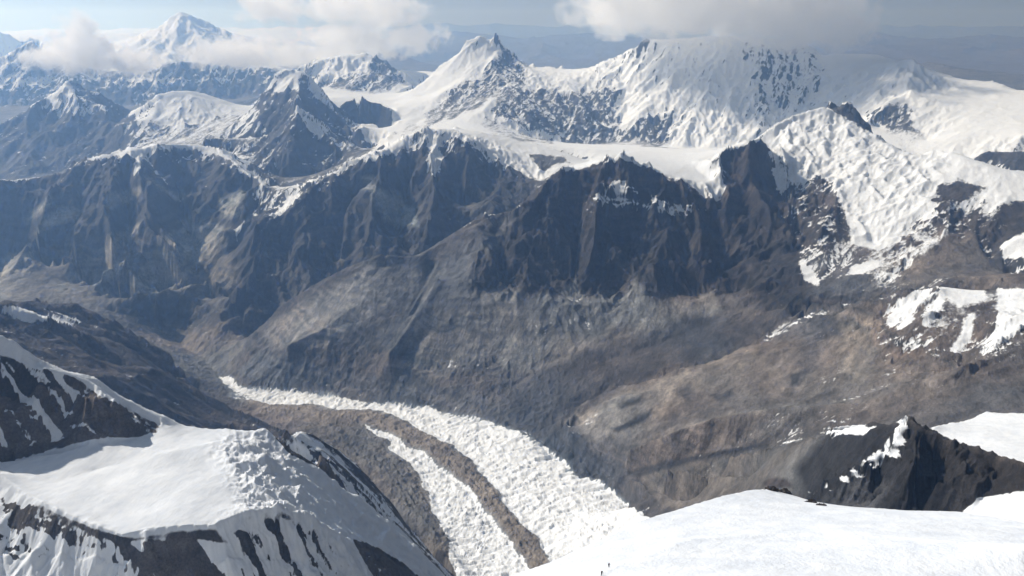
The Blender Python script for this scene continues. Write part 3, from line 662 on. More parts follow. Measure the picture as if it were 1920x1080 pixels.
# (regions filled in below)
SN = [
 # far plateau and brown hills bare
 ([(690,60),(2400,60),(2400,200),(1690,116),(1500,95),(690,130)], 16.2, 90, -3),
 # far left snow mountain white
 ([(-400,50),(250,60),(345,10),(470,50),(650,80),(650,110),(250,130),(-400,120)], 24, 35, 2.2),
 # jagged ridge white tops
 ([(0,70),(100,75),(250,120),(330,105),(560,110),(560,148),(400,150),(240,145),(140,140),(0,150)], 19, 24, -0.2),
 ([(-400,180),(0,170),(150,155),(330,160),(560,150),(560,210),(-400,260)], 17, 22, -2),
 # third peak: thin snow
 ([(-400,260),(60,205),(90,215),(200,215),(250,220),(250,300),(-400,440)], 12, 16, -2.2),
 ([(88,176),(125,153),(135,170),(110,190),(112,215),(100,212)], 14.5, 16, 1.5),
 ([(140,162),(200,165),(240,205),(200,205),(150,185)], 14.8, 16, -1.5),
 # second peak
 ([(285,190),(300,172),(390,170),(475,195),(470,215),(400,215),(330,235),(290,230),(275,215)], 13, 15, 1.2),
 ([(225,240),(285,225),(330,245),(380,230),(450,210),(440,260),(240,275)], 11.8, 14.2, -0.6),
 # first peak: left snow face
 ([(505,170),(515,140),(535,130),(560,135),(560,165),(530,165),(510,175)], 12.8, 14, 2),
 ([(560,150),(600,182),(640,215),(722,275),(650,262),(590,225),(560,200)], 12.2, 13.6, -1.6),
 ([(480,195),(510,172),(550,170),(552,200),(530,235),(480,250)], 12, 13.6, -0.8),
 ([(555,203),(580,222),(612,243),(600,256),(570,240)], 11.0, 12.4, 4.2),
 ([(485,262),(530,240),(555,215),(600,260),(690,290),(640,330),(520,345),(460,330)], 10.3, 11.95, -1.6),
 # passes and glacier left of massif
 ([(570,145),(640,172),(700,180),(750,178),(760,130),(805,137),(790,165),(840,165),(800,205),(760,225),(745,262),(722,280),(690,240),(640,205),(600,180)], 12.2, 19, 3),
 ([(670,225),(700,235),(750,265),(722,282),(690,262)], 10.8, 12.8, 3),
 ([(635,205),(660,178),(700,188),(730,205),(716,236),(690,235),(660,220)], 12.6, 13.5, -2.2),
 ([(590,120),(640,103),(700,106),(680,130),(640,135),(590,140)], 16.2, 18, 2.0),
 ([(700,108),(730,118),(768,157),(700,178),(590,162),(640,140),(690,130)], 15.5, 17.2, -1.3),
 # massif left bright face
 ([(775,178),(800,146),(860,92),(900,60),(940,88),(910,120),(890,140),(850,155),(800,182)], 13.6, 15.4, 3),
 ([(850,160),(900,140),(940,92),(985,125),(1150,128),(1165,240),(1160,270),(1000,265),(900,215),(800,240),(800,215)], 12, 15, -1.0),
 ([(985,124),(1130,120),(1160,105),(1160,160),(1100,175),(985,165)], 13, 15.1, 1.0),
 ([(830,240),(905,205),(930,180),(915,210),(870,235),(900,250),(830,256),(770,262)], 11.2, 13.2, 2.5),
 ([(915,215),(950,225),(1050,255),(1050,268),(960,245)], 11.8, 13.0, 1.6),
 # massif right white face
 ([(1160,105),(1215,72),(1300,66),(1450,70),(1470,110),(1420,190),(1420,280),(1240,285),(1270,230),(1250,200),(1165,240),(1170,160)], 12, 15.2, 2.4),
 ([(1380,90),(1540,90),(1550,130),(1515,230),(1440,250),(1420,190)], 12.6, 15.2, 0.25)
 ,([(1200,72),(1225,72),(1215,90),(1200,95)], 14, 15, 0.2), ([(1290,120),(1420,110),(1400,200),(1330,260),(1290,200)], 12, 15, 2.2),
 ([(1200,220),(1260,225),(1240,275),(1170,268)], 12, 13.6, -1.2),
 # right range
 ([(1545,100),(1720,108),(1720,150),(1700,190),(1620,210),(1540,190)], 12, 16, 2.2),
 ([(1720,115),(1930,165),(1930,262),(1830,292),(1740,285),(1715,180)], 10.2, 14, 2.4),
 ([(1630,220),(1665,195),(1705,192),(1706,225),(1720,250),(1660,245)], 11, 12.8, -1.6),
 ([(1838,296),(1880,283),(1930,290),(1930,325),(1880,312)], 9, 10.4, -3),
 # snow basins between
 ([(1040,268),(1200,280),(1350,284),(1440,285),(1440,300),(1200,300),(1100,290)], 9.2, 12, 3),
 # middle mountain
 ([(430,600),(500,420),(660,320),(800,270),(1000,345),(1000,420),(600,560)], 7.4, 9.9, -3.0),
 ([(660,308),(682,288),(712,284),(705,300),(690,298)], 9.3, 10.3, 4.5),
 ([(715,285),(740,272),(800,252),(845,240),(850,250),(800,262),(745,282)], 9.4, 10.5, 4.2),
 ([(845,240),(905,248),(1085,298),(1110,300),(1050,315),(1010,337),(985,330),(950,302),(905,280),(865,258)], 9.2, 10.6, 4.5),
 ([(975,280),(1060,290),(1080,308),(1020,325),(990,300)], 8.8, 9.95, -1.5),
 ([(803,270),(822,262),(826,300),(815,330),(803,320)], 8.9, 10.2, 4.5),
 ([(540,375),(562,366),(540,395),(505,415)], 8.2, 9.7, 4.5),
 # left mountain
 ([(-400,380),(120,325),(250,300),(400,300),(480,340),(440,560),(-400,640)], 7.5, 10.5, -3.2),
 ([(262,285),(272,292),(345,378),(338,380)], 9.3, 10.9, 2.2, 5, 5), ([(425,292),(482,332),(500,350),(470,335)], 9.2, 11, 2.2, 5, 5),
 ([(440,430),(456,412),(450,440),(446,452)], 8.6, 9.9, 3.0, 4, 5),
 ([(175,296),(247,272),(290,270),(380,270),(380,276),(290,280),(262,290),(250,286),(220,288)], 10.0, 11.2, 4.2),
 ([(262,283),(272,290),(258,325),(245,325)], 9.6, 10.9, 4.0),
 ([(385,276),(425,290),(423,295),(385,281)], 9.9, 11.2, 4.3),
 # cliff mountain
 ([(1045,318),(1090,306),(1130,293),(1160,282),(1352,282),(1358,350),(1350,378),(1325,372),(1275,334),(1215,318),(1190,312),(1150,298),(1110,308)], 7.2, 9.6, 3),
 ([(880,540),(905,412),(1000,372),(1040,325),(1160,302),(1270,338),(1340,380),(1358,350),(1355,290),(1440,265),(1490,470),(1510,545),(1300,560)], 6.1, 8.3, -3.6),
 ([(1090,365),(1165,330),(1200,360),(1300,385),(1330,400),(1250,410),(1160,400),(1095,405)], 6.6, 7.5, 0.7),
 ([(900,412),(870,426),(760,470),(690,475),(600,515),(470,600),(480,660),(800,700),(1000,560),(900,540),(880,500)], 5.4, 7.4, -6),
 # snow mountain
 ([(1440,290),(1446,262),(1452,238),(1480,214),(1545,198),(1700,285),(1790,284),(1930,322),(1930,345),(1900,370),(1870,345),(1800,335),(1755,345),(1735,390),(1700,420),(1650,470),(1600,455),(1590,400),(1560,350),(1540,325),(1500,345),(1465,370)], 6.7, 9.2, 3.2),
 ([(1553,200),(1563,188),(1600,205),(1640,240),(1655,258),(1610,235),(1570,212)], 8.7, 9.5, -4),
 ([(1440,370),(1500,345),(1540,330),(1575,370),(1600,440),(1580,470),(1500,470)], 6.4, 8.0, -1.4),
 ([(1750,340),(1800,332),(1860,350),(1800,380),(1760,400)], 7, 8.1, -2.0),
 ([(1720,430),(1790,390),(1860,400),(1930,370),(1930,430),(1880,530),(1600,560),(1640,500)], 5.9, 7.4, -2.2),
 ([(1630,500),(1700,430),(1770,400),(1800,420),(1760,460),(1700,510),(1640,540)], 5.8, 7.6, -0.7),
 ([(1930,436),(1900,446),(1882,462),(1884,478),(1930,482)], 6.2, 7.0, 4),
 # right brown hill snow patches
 ([(1660,556),(1720,545),(1930,540),(1930,660),(1820,690),(1640,640)], 3.9, 5.4, -1.3),
 ([(1690,560),(1712,552),(1695,585),(1672,612),(1662,608)], 4.5, 5.5, 4),
 ([(1712,552),(1752,538),(1748,552),(1718,580),(1692,618),(1684,616)], 4.5, 5.5, 4),
 ([(1752,560),(1775,548),(1760,575),(1735,604),(1728,596)], 4.5, 5.5, 3),
 ([(1755,536),(1840,540),(1843,560),(1800,572),(1778,556)], 4.5, 5.5, 1.6),
 ([(1872,541),(1935,541),(1935,590),(1890,630),(1860,655),(1845,662),(1870,615),(1880,580)], 4.0, 5.5, 4),
 ([(1812,600),(1825,590),(1815,640),(1790,655),(1800,630)], 4.0, 5.2, 2.5),
 
 ([(1440,625),(1500,595),(1590,562),(1590,568),(1500,600),(1445,630)], 5.0, 6.0, 0.3),
 ([(1500,492),(1520,520),(1530,535),(1510,530)], 5.8, 7, 4),
 ([(1600,505),(1630,495),(1640,500),(1600,515)], 5.8, 7, 3),
 # pyramid
 ([(1680,782),(1702,770),(1706,800),(1690,850),(1650,880),(1590,900),(1560,915),(1600,880),(1650,835),(1672,810)], 1.95, 2.4, 1.6),
 ([(1480,935),(1560,900),(1620,880),(1590,900),(1530,925)], 2.0, 2.4, 2.0),
 ([(1740,800),(1860,765),(1940,770),(1940,870),(1860,858)], 2.3, 3.4, 5),
 ([(1540,806),(1600,792),(1650,795),(1620,815),(1560,818)], 2.3, 3.0, 4.5),
 ([(1800,965),(1835,932),(1930,922),(1930,985)], 1.6, 2.1, 5),
 # dark hill
 ([(0,572),(40,575),(80,592),(60,600),(0,585)], 4.8, 5.4, 2.6),
 ([(110,590),(180,590),(200,612),(130,610),(60,600)], 4.9, 5.6, 1.4),
 # left ridge crest and basin
 ([(-400,470),(0,630),(60,662),(90,676),(180,704),(250,748),(300,770),(340,790),(420,800),(500,803),(500,830),(330,830),(300,812),(290,795),(240,765),(180,735),(100,700),(50,680),(0,665)], 1.9, 2.6, 4.2),
 ([(0,665),(60,682),(140,712),(120,740),(160,745),(60,760),(60,800),(0,790)], 1.9, 2.13, 0.8),
 ([(20,885),(30,862),(90,850),(130,825),(200,822),(300,812),(350,790),(520,806),(560,850),(640,905),(760,1000),(860,1100),(640,1100),(600,1060),(520,1000),(480,985),(330,992),(230,1003),(180,985),(110,957),(50,927)], 1.5, 2.45, 5),
]
snow = np.where(h < -1900, -3.0, snow)
snow = np.where((r < 6300) & (r > 2300), -3.0, snow)
nearm = (r < 2350)
leftnear = nearm & (pxx < 900) & (r > 1200)
nrock = fbm(x * 0.6 + y * 0.8, y * 0.6 - x * 0.8, 60.0, 4, 31)
snow = np.where(nearm, np.where(pxx < 900, 0.6 + (nsn - 0.5) * 3, -2.5), snow)
for args in SN: paint(*args)
snow = np.where((r > 24000) & (pxx > 660), -3.0, snow)
snow = np.where((r > 15900) & (pxx > 1690), -6.0, snow)
snow = np.where((r > 16600) & (pxx > 1560), -6.0, snow)
paint([(0,680),(60,690),(200,745),(250,770),(300,800),(300,812),(260,822),(200,815),(150,828),(90,845),(60,850),(0,870)], 1.85, 2.34, -1.2, 5, 8)
paint([(560,800),(640,840),(700,880),(830,1050),(800,1090),(700,980),(560,860),(520,820)], 2.25, 3.0, 0.9, 8, 8)
paint([(520,822),(560,838),(600,870),(580,868),(545,850)], 2.0, 2.4, -4, 3, 3)
paint([(660,1010),(690,1020),(740,1050),(790,1085),(720,1100),(690,1060)], 1.6, 2.3, -4, 5, 6)
snow = snow - mor * 8 * (ice < 0.6)


farm = r > 2400
an = fbm((x - 0.42 * y) / 38.0 + 3 * WX, y / 900.0 + 2 * WY, 1.0, 4, 26, 0.62) - 0.5
fine = fbm(x, y, 150.0, 5, 22, 0.6) - 0.5
farw = np.clip((r - 8500) / 2000, 0, 1)
fine = fine * (1 - 0.8 * farw) + 1.25 * an * farw + (fbm(x, y, 700.0, 4, 27) - 0.5) * 1.2 * np.clip((r - 15000) / 3000, 0, 1)
soft_ = np.clip(slope / 0.5, 0.15, 1.2)
adj = (-GS * 0.9 + strat * 0.13 * np.clip(slope - 0.3, 0, 1) + fine * 3.0) * soft_ - np.clip(slope - 0.85, 0, 3) * 1.3
snow = np.where(farm & (ice < 0.4), np.where(snow < -4.5, -6.0, np.clip(snow, -4.2, 2.2) + adj + np.clip(snow - 3.3, 0, 1.2) * 2.2), snow)
# ice: blue grey cracks between the white waves, also painting their shadow ticks, dirty margins
snow = np.where((ice > 0.4) & farm, (ice - 0.62) * 5.0 + (cre - 0.37) * 9.0 + (fbm(x, y, 22.0, 3, 23) - 0.5) * 3, snow)
# diagonal ribs of rock on the near left faces
sx_ = x * 0.92 - y * 0.39; sy_ = x * 0.39 + y * 0.92
ribs = fbm(sx_ / 9.0 + 3 * WX, sy_ + 8 * WY, 15.0, 4, 24, 0.55)
rib2 = fbm(sx_ / 4.0, sy_, 42.0, 4, 25, 0.55)
spk = fbm(x, y, 9.0, 3, 28, 0.6)
def streaks(poly, D0, D1, v, a):
    global snow
    m = region(poly, D0, D1, 6, 8, pxx, pyy)
    snow = snow * (1 - m) + m * (v + a * (ribs - 0.5) + 0.55 * a * (rib2 - 0.5) + 0.5 * a * (spk - 0.5))
streaks([(-300,875),(0,905),(50,945),(110,976),(180,1003),(230,1016),(330,1012),(420,1020),(520,1040),(640,1100),(-300,1300)], 1.2, 2.1, 4.3, 22)
streaks([(560,825),(640,865),(690,895),(760,960),(860,1060),(840,1100),(780,1090),(700,1000),(620,900),(560,850)], 2.2, 3.1, 0.0, 12)
streaks([(0,668),(60,686),(140,712),(180,740),(150,790),(100,830),(0,840)], 1.85, 2.34, 0.1, 16)
streaks([(150,745),(240,770),(300,805),(290,815),(200,815),(130,800)], 1.85, 2.34, -1.6, 8)
def rockp(poly, D0, D1, v=-2.5):
    global snow
    m = region(poly, D0, D1, 5, 6, pxx, pyy)
    snow = snow * (1 - m) + m * (v + 7 * (ribs - 0.5))
rockp([(268,1018),(300,1012),(330,1010),(350,1020),(400,1060),(420,1110),(310,1110),(285,1060)], 1.4, 1.8)
rockp([(200,1000),(240,1015),(330,1080),(380,1110),(330,1110),(260,1050)], 1.4, 1.8, -0.8)
paint([(395,985),(520,950),(600,990),(660,1060),(600,1110),(500,1100),(440,1030)], 1.4, 2.1, 3.0, 5, 6)
streaks([(440,1000),(520,970),(600,1000),(660,1060),(600,1110),(500,1100)], 1.4, 2.1, 3.6, 20)
rockp([(665,1012),(700,1024),(750,1055),(800,1100),(720,1110),(690,1060)], 1.5, 2.2)
rockp([(515,818),(545,838),(590,868),(620,888),(598,880),(560,862),(540,850)], 1.9, 2.3)
snow = snow - mor * (8 - 9 * np.clip((fbm(fs * .3, ft, 26.0, 4, 45) - 0.56) * 9, 0, 1) * (pyy > 900)) * (ice < 0.6)
snow = np.where(r < 900, 8.0, snow).astype(np.float32)
# rock colour (albedo) by formation, with some sunlit and shaded tones painted in
base = np.zeros((len(x), 3), np.float32)
nb = fbm(x, y, 700.0, 5, 41)[:, None]; nb2 = (0.45 * fbm(x, y, 240.0, 5, 42) + 0.55 * fbm((x - 0.42 * y) / 5.0, y * 0.14 + 20 * WX, 11.0, 4, 43))[:, None]
nb2 = np.clip(0.5 + (nb2 - 0.5) * 2.0, 0.1, 1.1)
mixc_big = fbm(x, y, 1500.0, 3, 44)[:, None]
darkrock = np.array([0.055, 0.048, 0.044]); warm = np.array([0.170, 0.138, 0.117]); grey = np.array([0.098, 0.097, 0.10]); farc = np.array([0.10, 0.085, 0.075])
scree = np.clip(1.25 - slope * 1.5, 0, 1)[:, None]
mixc = np.clip((0.5 * nb + 0.5 * mixc_big - 0.40) * 5.0, 0, 1)
base[:] = darkrock * (1 - scree) + (warm * mixc + grey * (1 - mixc)) * scree
base *= (0.62 + 0.8 * nb2)
runnel = np.clip(0.5 - 0.35 * GS, 0, 1)[:, None]
blue = np.clip((r - 7300) / 500, 0, 1)[:, None]
fc = np.array([0.036, 0.036, 0.038]) * (1 - scree * runnel) + np.array([0.19, 0.18, 0.165]) * scree * runnel
base = base * (1 - blue) + blue * fc * (0.7 + 0.6 * nb2)
bl = region([(480,600),(900,410),(890,540),(1330,552),(1510,560),(1500,592),(1760,530),(1930,540),(1930,790),(1400,850),(1180,895),(1080,890),(940,800),(500,735)], 3.2, 7.2, 20, 20)[:, None]
base = base * (1 - bl) + bl * (warm * mixc + grey * (1 - mixc)) * (0.55 + 0.85 * nb2) * (0.72 + 0.28 * scree)
il = ice[:, None]
base = base * (1 - il) + il * np.array([0.34, 0.40, 0.46])
ml = mor[:, None]
base = base * (1 - ml) + ml * np.array([0.215, 0.185, 0.158]) * (0.75 + 0.5 * nb2)
base_nb = mixc
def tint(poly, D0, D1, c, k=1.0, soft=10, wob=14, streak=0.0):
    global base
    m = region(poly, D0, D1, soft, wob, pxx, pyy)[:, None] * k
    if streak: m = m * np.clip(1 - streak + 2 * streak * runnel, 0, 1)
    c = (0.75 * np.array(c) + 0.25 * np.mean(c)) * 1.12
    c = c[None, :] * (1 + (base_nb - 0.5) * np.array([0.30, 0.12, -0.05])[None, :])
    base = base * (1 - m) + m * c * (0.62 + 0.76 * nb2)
CO_ = [
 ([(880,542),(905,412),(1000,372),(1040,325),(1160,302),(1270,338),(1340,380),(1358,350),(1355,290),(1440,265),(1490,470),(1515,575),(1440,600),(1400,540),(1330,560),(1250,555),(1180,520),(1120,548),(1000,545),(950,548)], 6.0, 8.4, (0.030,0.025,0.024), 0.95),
 ([(880,440),(930,400),(960,400),(940,470),(900,480),(800,520),(830,470)], 6.4, 7.3, (0.10,0.09,0.085), 0.7),
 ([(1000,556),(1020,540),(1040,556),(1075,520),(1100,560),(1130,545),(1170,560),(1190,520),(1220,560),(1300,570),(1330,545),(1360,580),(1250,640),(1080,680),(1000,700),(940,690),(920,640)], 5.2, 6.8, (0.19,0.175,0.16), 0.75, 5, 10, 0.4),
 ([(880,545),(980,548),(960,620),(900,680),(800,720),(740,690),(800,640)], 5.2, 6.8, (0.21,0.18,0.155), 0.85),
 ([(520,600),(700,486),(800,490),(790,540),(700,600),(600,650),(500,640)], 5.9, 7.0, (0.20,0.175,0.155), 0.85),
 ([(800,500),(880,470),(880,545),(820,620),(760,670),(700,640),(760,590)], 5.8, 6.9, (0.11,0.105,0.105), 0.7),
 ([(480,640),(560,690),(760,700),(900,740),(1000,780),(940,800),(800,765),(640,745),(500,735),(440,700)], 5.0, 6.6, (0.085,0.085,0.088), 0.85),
 ([(950,740),(1100,650),(1300,600),(1480,600),(1280,684),(1100,740),(1040,800),(1010,822),(960,800)], 4.6, 6.2, (0.048,0.045,0.048), 0.9),  # shade in the valley behind the crest, painted into the rock colour
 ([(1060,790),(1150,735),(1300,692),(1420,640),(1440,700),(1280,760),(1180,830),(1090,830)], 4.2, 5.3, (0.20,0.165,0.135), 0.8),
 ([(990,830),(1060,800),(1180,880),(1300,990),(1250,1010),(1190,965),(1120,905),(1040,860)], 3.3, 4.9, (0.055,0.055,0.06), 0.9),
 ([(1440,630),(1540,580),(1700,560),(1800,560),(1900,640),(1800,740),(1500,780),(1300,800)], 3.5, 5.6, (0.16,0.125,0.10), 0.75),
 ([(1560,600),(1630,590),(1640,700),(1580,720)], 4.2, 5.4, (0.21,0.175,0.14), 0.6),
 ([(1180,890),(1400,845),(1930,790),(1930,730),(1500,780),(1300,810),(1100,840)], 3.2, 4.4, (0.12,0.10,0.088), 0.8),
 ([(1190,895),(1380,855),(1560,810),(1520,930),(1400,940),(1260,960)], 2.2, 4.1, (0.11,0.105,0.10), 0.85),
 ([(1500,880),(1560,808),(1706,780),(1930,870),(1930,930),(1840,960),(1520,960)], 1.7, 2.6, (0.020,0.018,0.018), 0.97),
 ([(1560,925),(1610,890),(1670,900),(1640,960),(1520,960)], 1.8, 2.4, (0.085,0.08,0.08), 0.8),
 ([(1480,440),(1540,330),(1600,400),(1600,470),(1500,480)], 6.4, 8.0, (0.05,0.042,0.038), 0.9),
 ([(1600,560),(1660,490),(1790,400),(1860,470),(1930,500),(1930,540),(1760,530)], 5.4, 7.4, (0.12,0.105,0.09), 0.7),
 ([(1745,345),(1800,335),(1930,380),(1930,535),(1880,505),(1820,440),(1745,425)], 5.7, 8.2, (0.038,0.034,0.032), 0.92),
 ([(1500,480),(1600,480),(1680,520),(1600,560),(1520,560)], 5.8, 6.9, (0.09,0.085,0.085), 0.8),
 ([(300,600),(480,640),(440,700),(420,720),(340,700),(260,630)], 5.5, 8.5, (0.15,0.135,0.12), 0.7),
 ([(-300,600),(0,640),(310,790),(300,830),(0,880),(-300,900)], 1.7, 2.2, (0.125,0.098,0.08), 0.9),
 ([(-300,880),(0,893),(230,1010),(640,1000),(900,1100),(-300,1300)], 1.2, 2.2, (0.07,0.058,0.052), 0.9),
 ([(1155,762),(1185,746),(1208,742),(1200,756),(1165,770)], 4.0, 5.2, (0.03,0.028,0.028), 0.95, 3, 8),
 ([(1145,806),(1185,790),(1228,770),(1222,785),(1190,800),(1160,812)], 4.0, 5.2, (0.03,0.028,0.028), 0.95, 3, 8)
 ,([(1265,735),(1300,722),(1310,745),(1290,760)], 4.0, 5.3, (0.06,0.055,0.055), 0.8, 6, 10), ([(1330,745),(1375,728),(1370,745),(1345,760)], 4.0, 5.3, (0.05,0.045,0.045), 0.85, 4, 8), ([(1520,600),(1570,590),(1575,630),(1530,640)], 4.6, 5.7, (0.045,0.04,0.04), 0.85, 5, 10)
 ,([(1480,700),(1500,690),(1495,720),(1482,722)], 4.0, 5.3, (0.03,0.03,0.03), 0.9, 3, 6), ([(1180,892),(1195,882),(1300,855),(1400,838),(1440,832),(1440,838),(1300,866),(1200,897)], 3.4, 4.5, (0.03,0.03,0.034), 0.9, 3, 5)
 ,([(1060,790),(1075,778),(1290,694),(1300,700),(1100,790)], 4.3, 5.4, (0.21,0.18,0.15), 0.7, 4, 6), ([(1180,835),(1260,800),(1360,772),(1600,745),(1600,752),(1370,783),(1260,815)], 3.6, 4.6, (0.19,0.16,0.135), 0.7, 4, 6)  # sunlit strip along the shoulder top painted in, then a pale bench line
 ,([(1430,905),(1450,895),(1480,900),(1490,915),(1440,918)], 2.2, 3.2, (0.04,0.03,0.028), 0.95, 3, 5),
 ([(1400,620),(1500,590),(1560,600),(1530,680),(1490,720),(1500,640)], 4.2, 5.6, (0.085,0.075,0.075), 0.8),
 ([(1620,640),(1800,560),(1930,560),(1930,700),(1820,700),(1700,680)], 3.7, 5.2, (0.085,0.066,0.055), 0.7),
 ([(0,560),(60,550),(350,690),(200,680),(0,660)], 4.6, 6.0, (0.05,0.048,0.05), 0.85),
 ([(0,500),(150,440),(420,430),(450,540),(200,570),(0,570)], 7.9, 9.6, (0.15,0.145,0.13), 0.55, 10, 14, 0.5),
]
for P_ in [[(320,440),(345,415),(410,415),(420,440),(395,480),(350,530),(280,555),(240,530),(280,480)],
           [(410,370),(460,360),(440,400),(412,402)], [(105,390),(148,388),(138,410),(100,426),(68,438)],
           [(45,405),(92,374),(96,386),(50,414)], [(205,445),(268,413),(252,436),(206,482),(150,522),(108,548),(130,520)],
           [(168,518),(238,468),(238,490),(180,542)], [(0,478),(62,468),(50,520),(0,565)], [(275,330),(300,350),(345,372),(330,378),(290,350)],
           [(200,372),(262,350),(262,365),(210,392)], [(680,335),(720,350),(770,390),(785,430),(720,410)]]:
    tint(P_, 7.4, 10.5, (0.30, 0.32, 0.31), 0.8, 6, 12, 0.2)  # scree fans, paled further to paint in sunlit slopes
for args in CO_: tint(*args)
band = vnoise(bed / 26.0, (x + 0.4 * y) / 900.0, 61) * 0.6 + vnoise(bed / 9.0, (x - y) / 300.0, 62) * 0.4
bk = (np.clip((slope - 0.45) * 2.5, 0, 1) * np.clip((r - 3000) / 1500, 0, 1) * np.clip((16000 - r) / 2000, 0, 1))[:, None]
base = base * (1 + bk * (band[:, None] - 0.45) * np.array([1.7, 1.5, 1.35])[None, :])
base = np.clip(base, 0.008, 1)
tint(MOR_B, 2.8, 5.6, (0.10, 0.095, 0.09), 0.8, 12, 20)
fm = np.clip((r - 22000) / 8000, 0, 1)[:, None]
base = base * (1 - fm) + farc * fm

# ------------------------------------------------------------------ build the meshes, one object per landform
lab = {
 O_FAR: ("far_hills", "brown hills of a dry plateau fading into blue haze at the horizon"),
 O_SNOWFAR: ("mountain", "far snow covered mountain behind the low clouds on the left"),
 O_MASSIF: ("mountain", "broad snow massif with sharp white peak below the big cloud"),
 O_RIGHTRANGE: ("mountain", "snowy range with rounded white domes right of the massif"),
 O_P3: ("mountain", "blue hazy peak with thin snow on its tip at the far left"),
 O_P2: ("mountain", "rounded peak with snow cap between two pointed peaks"),
 O_P1: ("mountain", "pointed peak with snow on its left face and a steep dark front"),
 O_PYR17: ("mountain", "grey walled peak capped by snow right under the middle cloud"),
 O_MLEFT: ("mountain", "wide blue grey mountain with a thin white crest at left"),
 O_MMID: ("mountain", "dark mountain with a snow patch down its middle face"),
 O_CLIFF: ("mountain", "dark cliff mountain with a hanging glacier tongue on top"),
 O_SNOWMT: ("mountain", "white mountain with icefalls pouring between dark rock ribs"),
 O_BROWNL: ("scree_slope", "brown grey scree slope below the dark cliff"),
 O_BROWNR: ("scree_slope", "brown scree hill with snow strips along its crest at right"),
 O_DARKHILL: ("foothill", "dark shaded foothill with snow dusting left of the valley"),
 O_VALLEY: ("valley_floor", "grey rubble valley floor beyond the glacier snout"),
 O_GLACIER: ("glacier", "white glacier with a brown moraine stripe curving down the valley"),
 O_LEFTRIDGE: ("snow_ridge", "near rocky ridge with a smooth snow basin and icefall at lower left"),
 O_PYRAMID: ("rocky_peak", "near black rock pyramid with a streak of snow at lower right"),
 O_NEAR: ("snow_slope", "smooth white snow slope in the foreground with climbers"),
 O_PLATEAU: ("snow_field", "flat snow field behind the rock pyramid"),
 O_BROWNFAR: ("far_hills", "low brown ridge behind the white domes at right"),
}
V = np.stack([x, y, h + CAM_Z], 1).astype(np.float32)
jj, ii = np.meshgrid(np.arange(NR - 1), np.arange(NC - 1), indexing='ij')
a = (jj * NC + ii).ravel()
Q = np.stack([a, a + 1, a + NC + 1, a + NC], 1).astype(np.int32)      # seen from above: counter-clockwise
e1 = V[Q[:, 2]] - V[Q[:, 0]]; e2 = V[Q[:, 3]] - V[Q[:, 1]]
fn = np.cross(e1, e2)
if fn[:, 2].mean() < 0:
    Q = Q[:, ::-1].copy(); fn = -fn
fn /= (np.linalg.norm(fn, axis=1, keepdims=True) + 1e-12)
N = np.zeros_like(V)
for k in range(4):
    for c in range(3):
        N[:, c] += np.bincount(Q[:, k], weights=fn[:, c], minlength=len(V))
N /= (np.linalg.norm(N, axis=1, keepdims=True) + 1e-12)
# owner per quad
cu = np.clip(((th[Q[:, 0]] - TH0) / DU / CO).astype(int), 0, oc.shape[1] - 1)
cv = np.clip((np.log(r[Q[:, 0]] / R0) / DU / CO).astype(int), 0, oc.shape[0] - 1)
ow = oc[cv, cu].copy()
gl = (ice + mor)[Q[:, 0]] > 0.5
ow[gl] = O_GLACIER
ow[(ow == O_GLACIER) & ~gl] = O_VALLEY

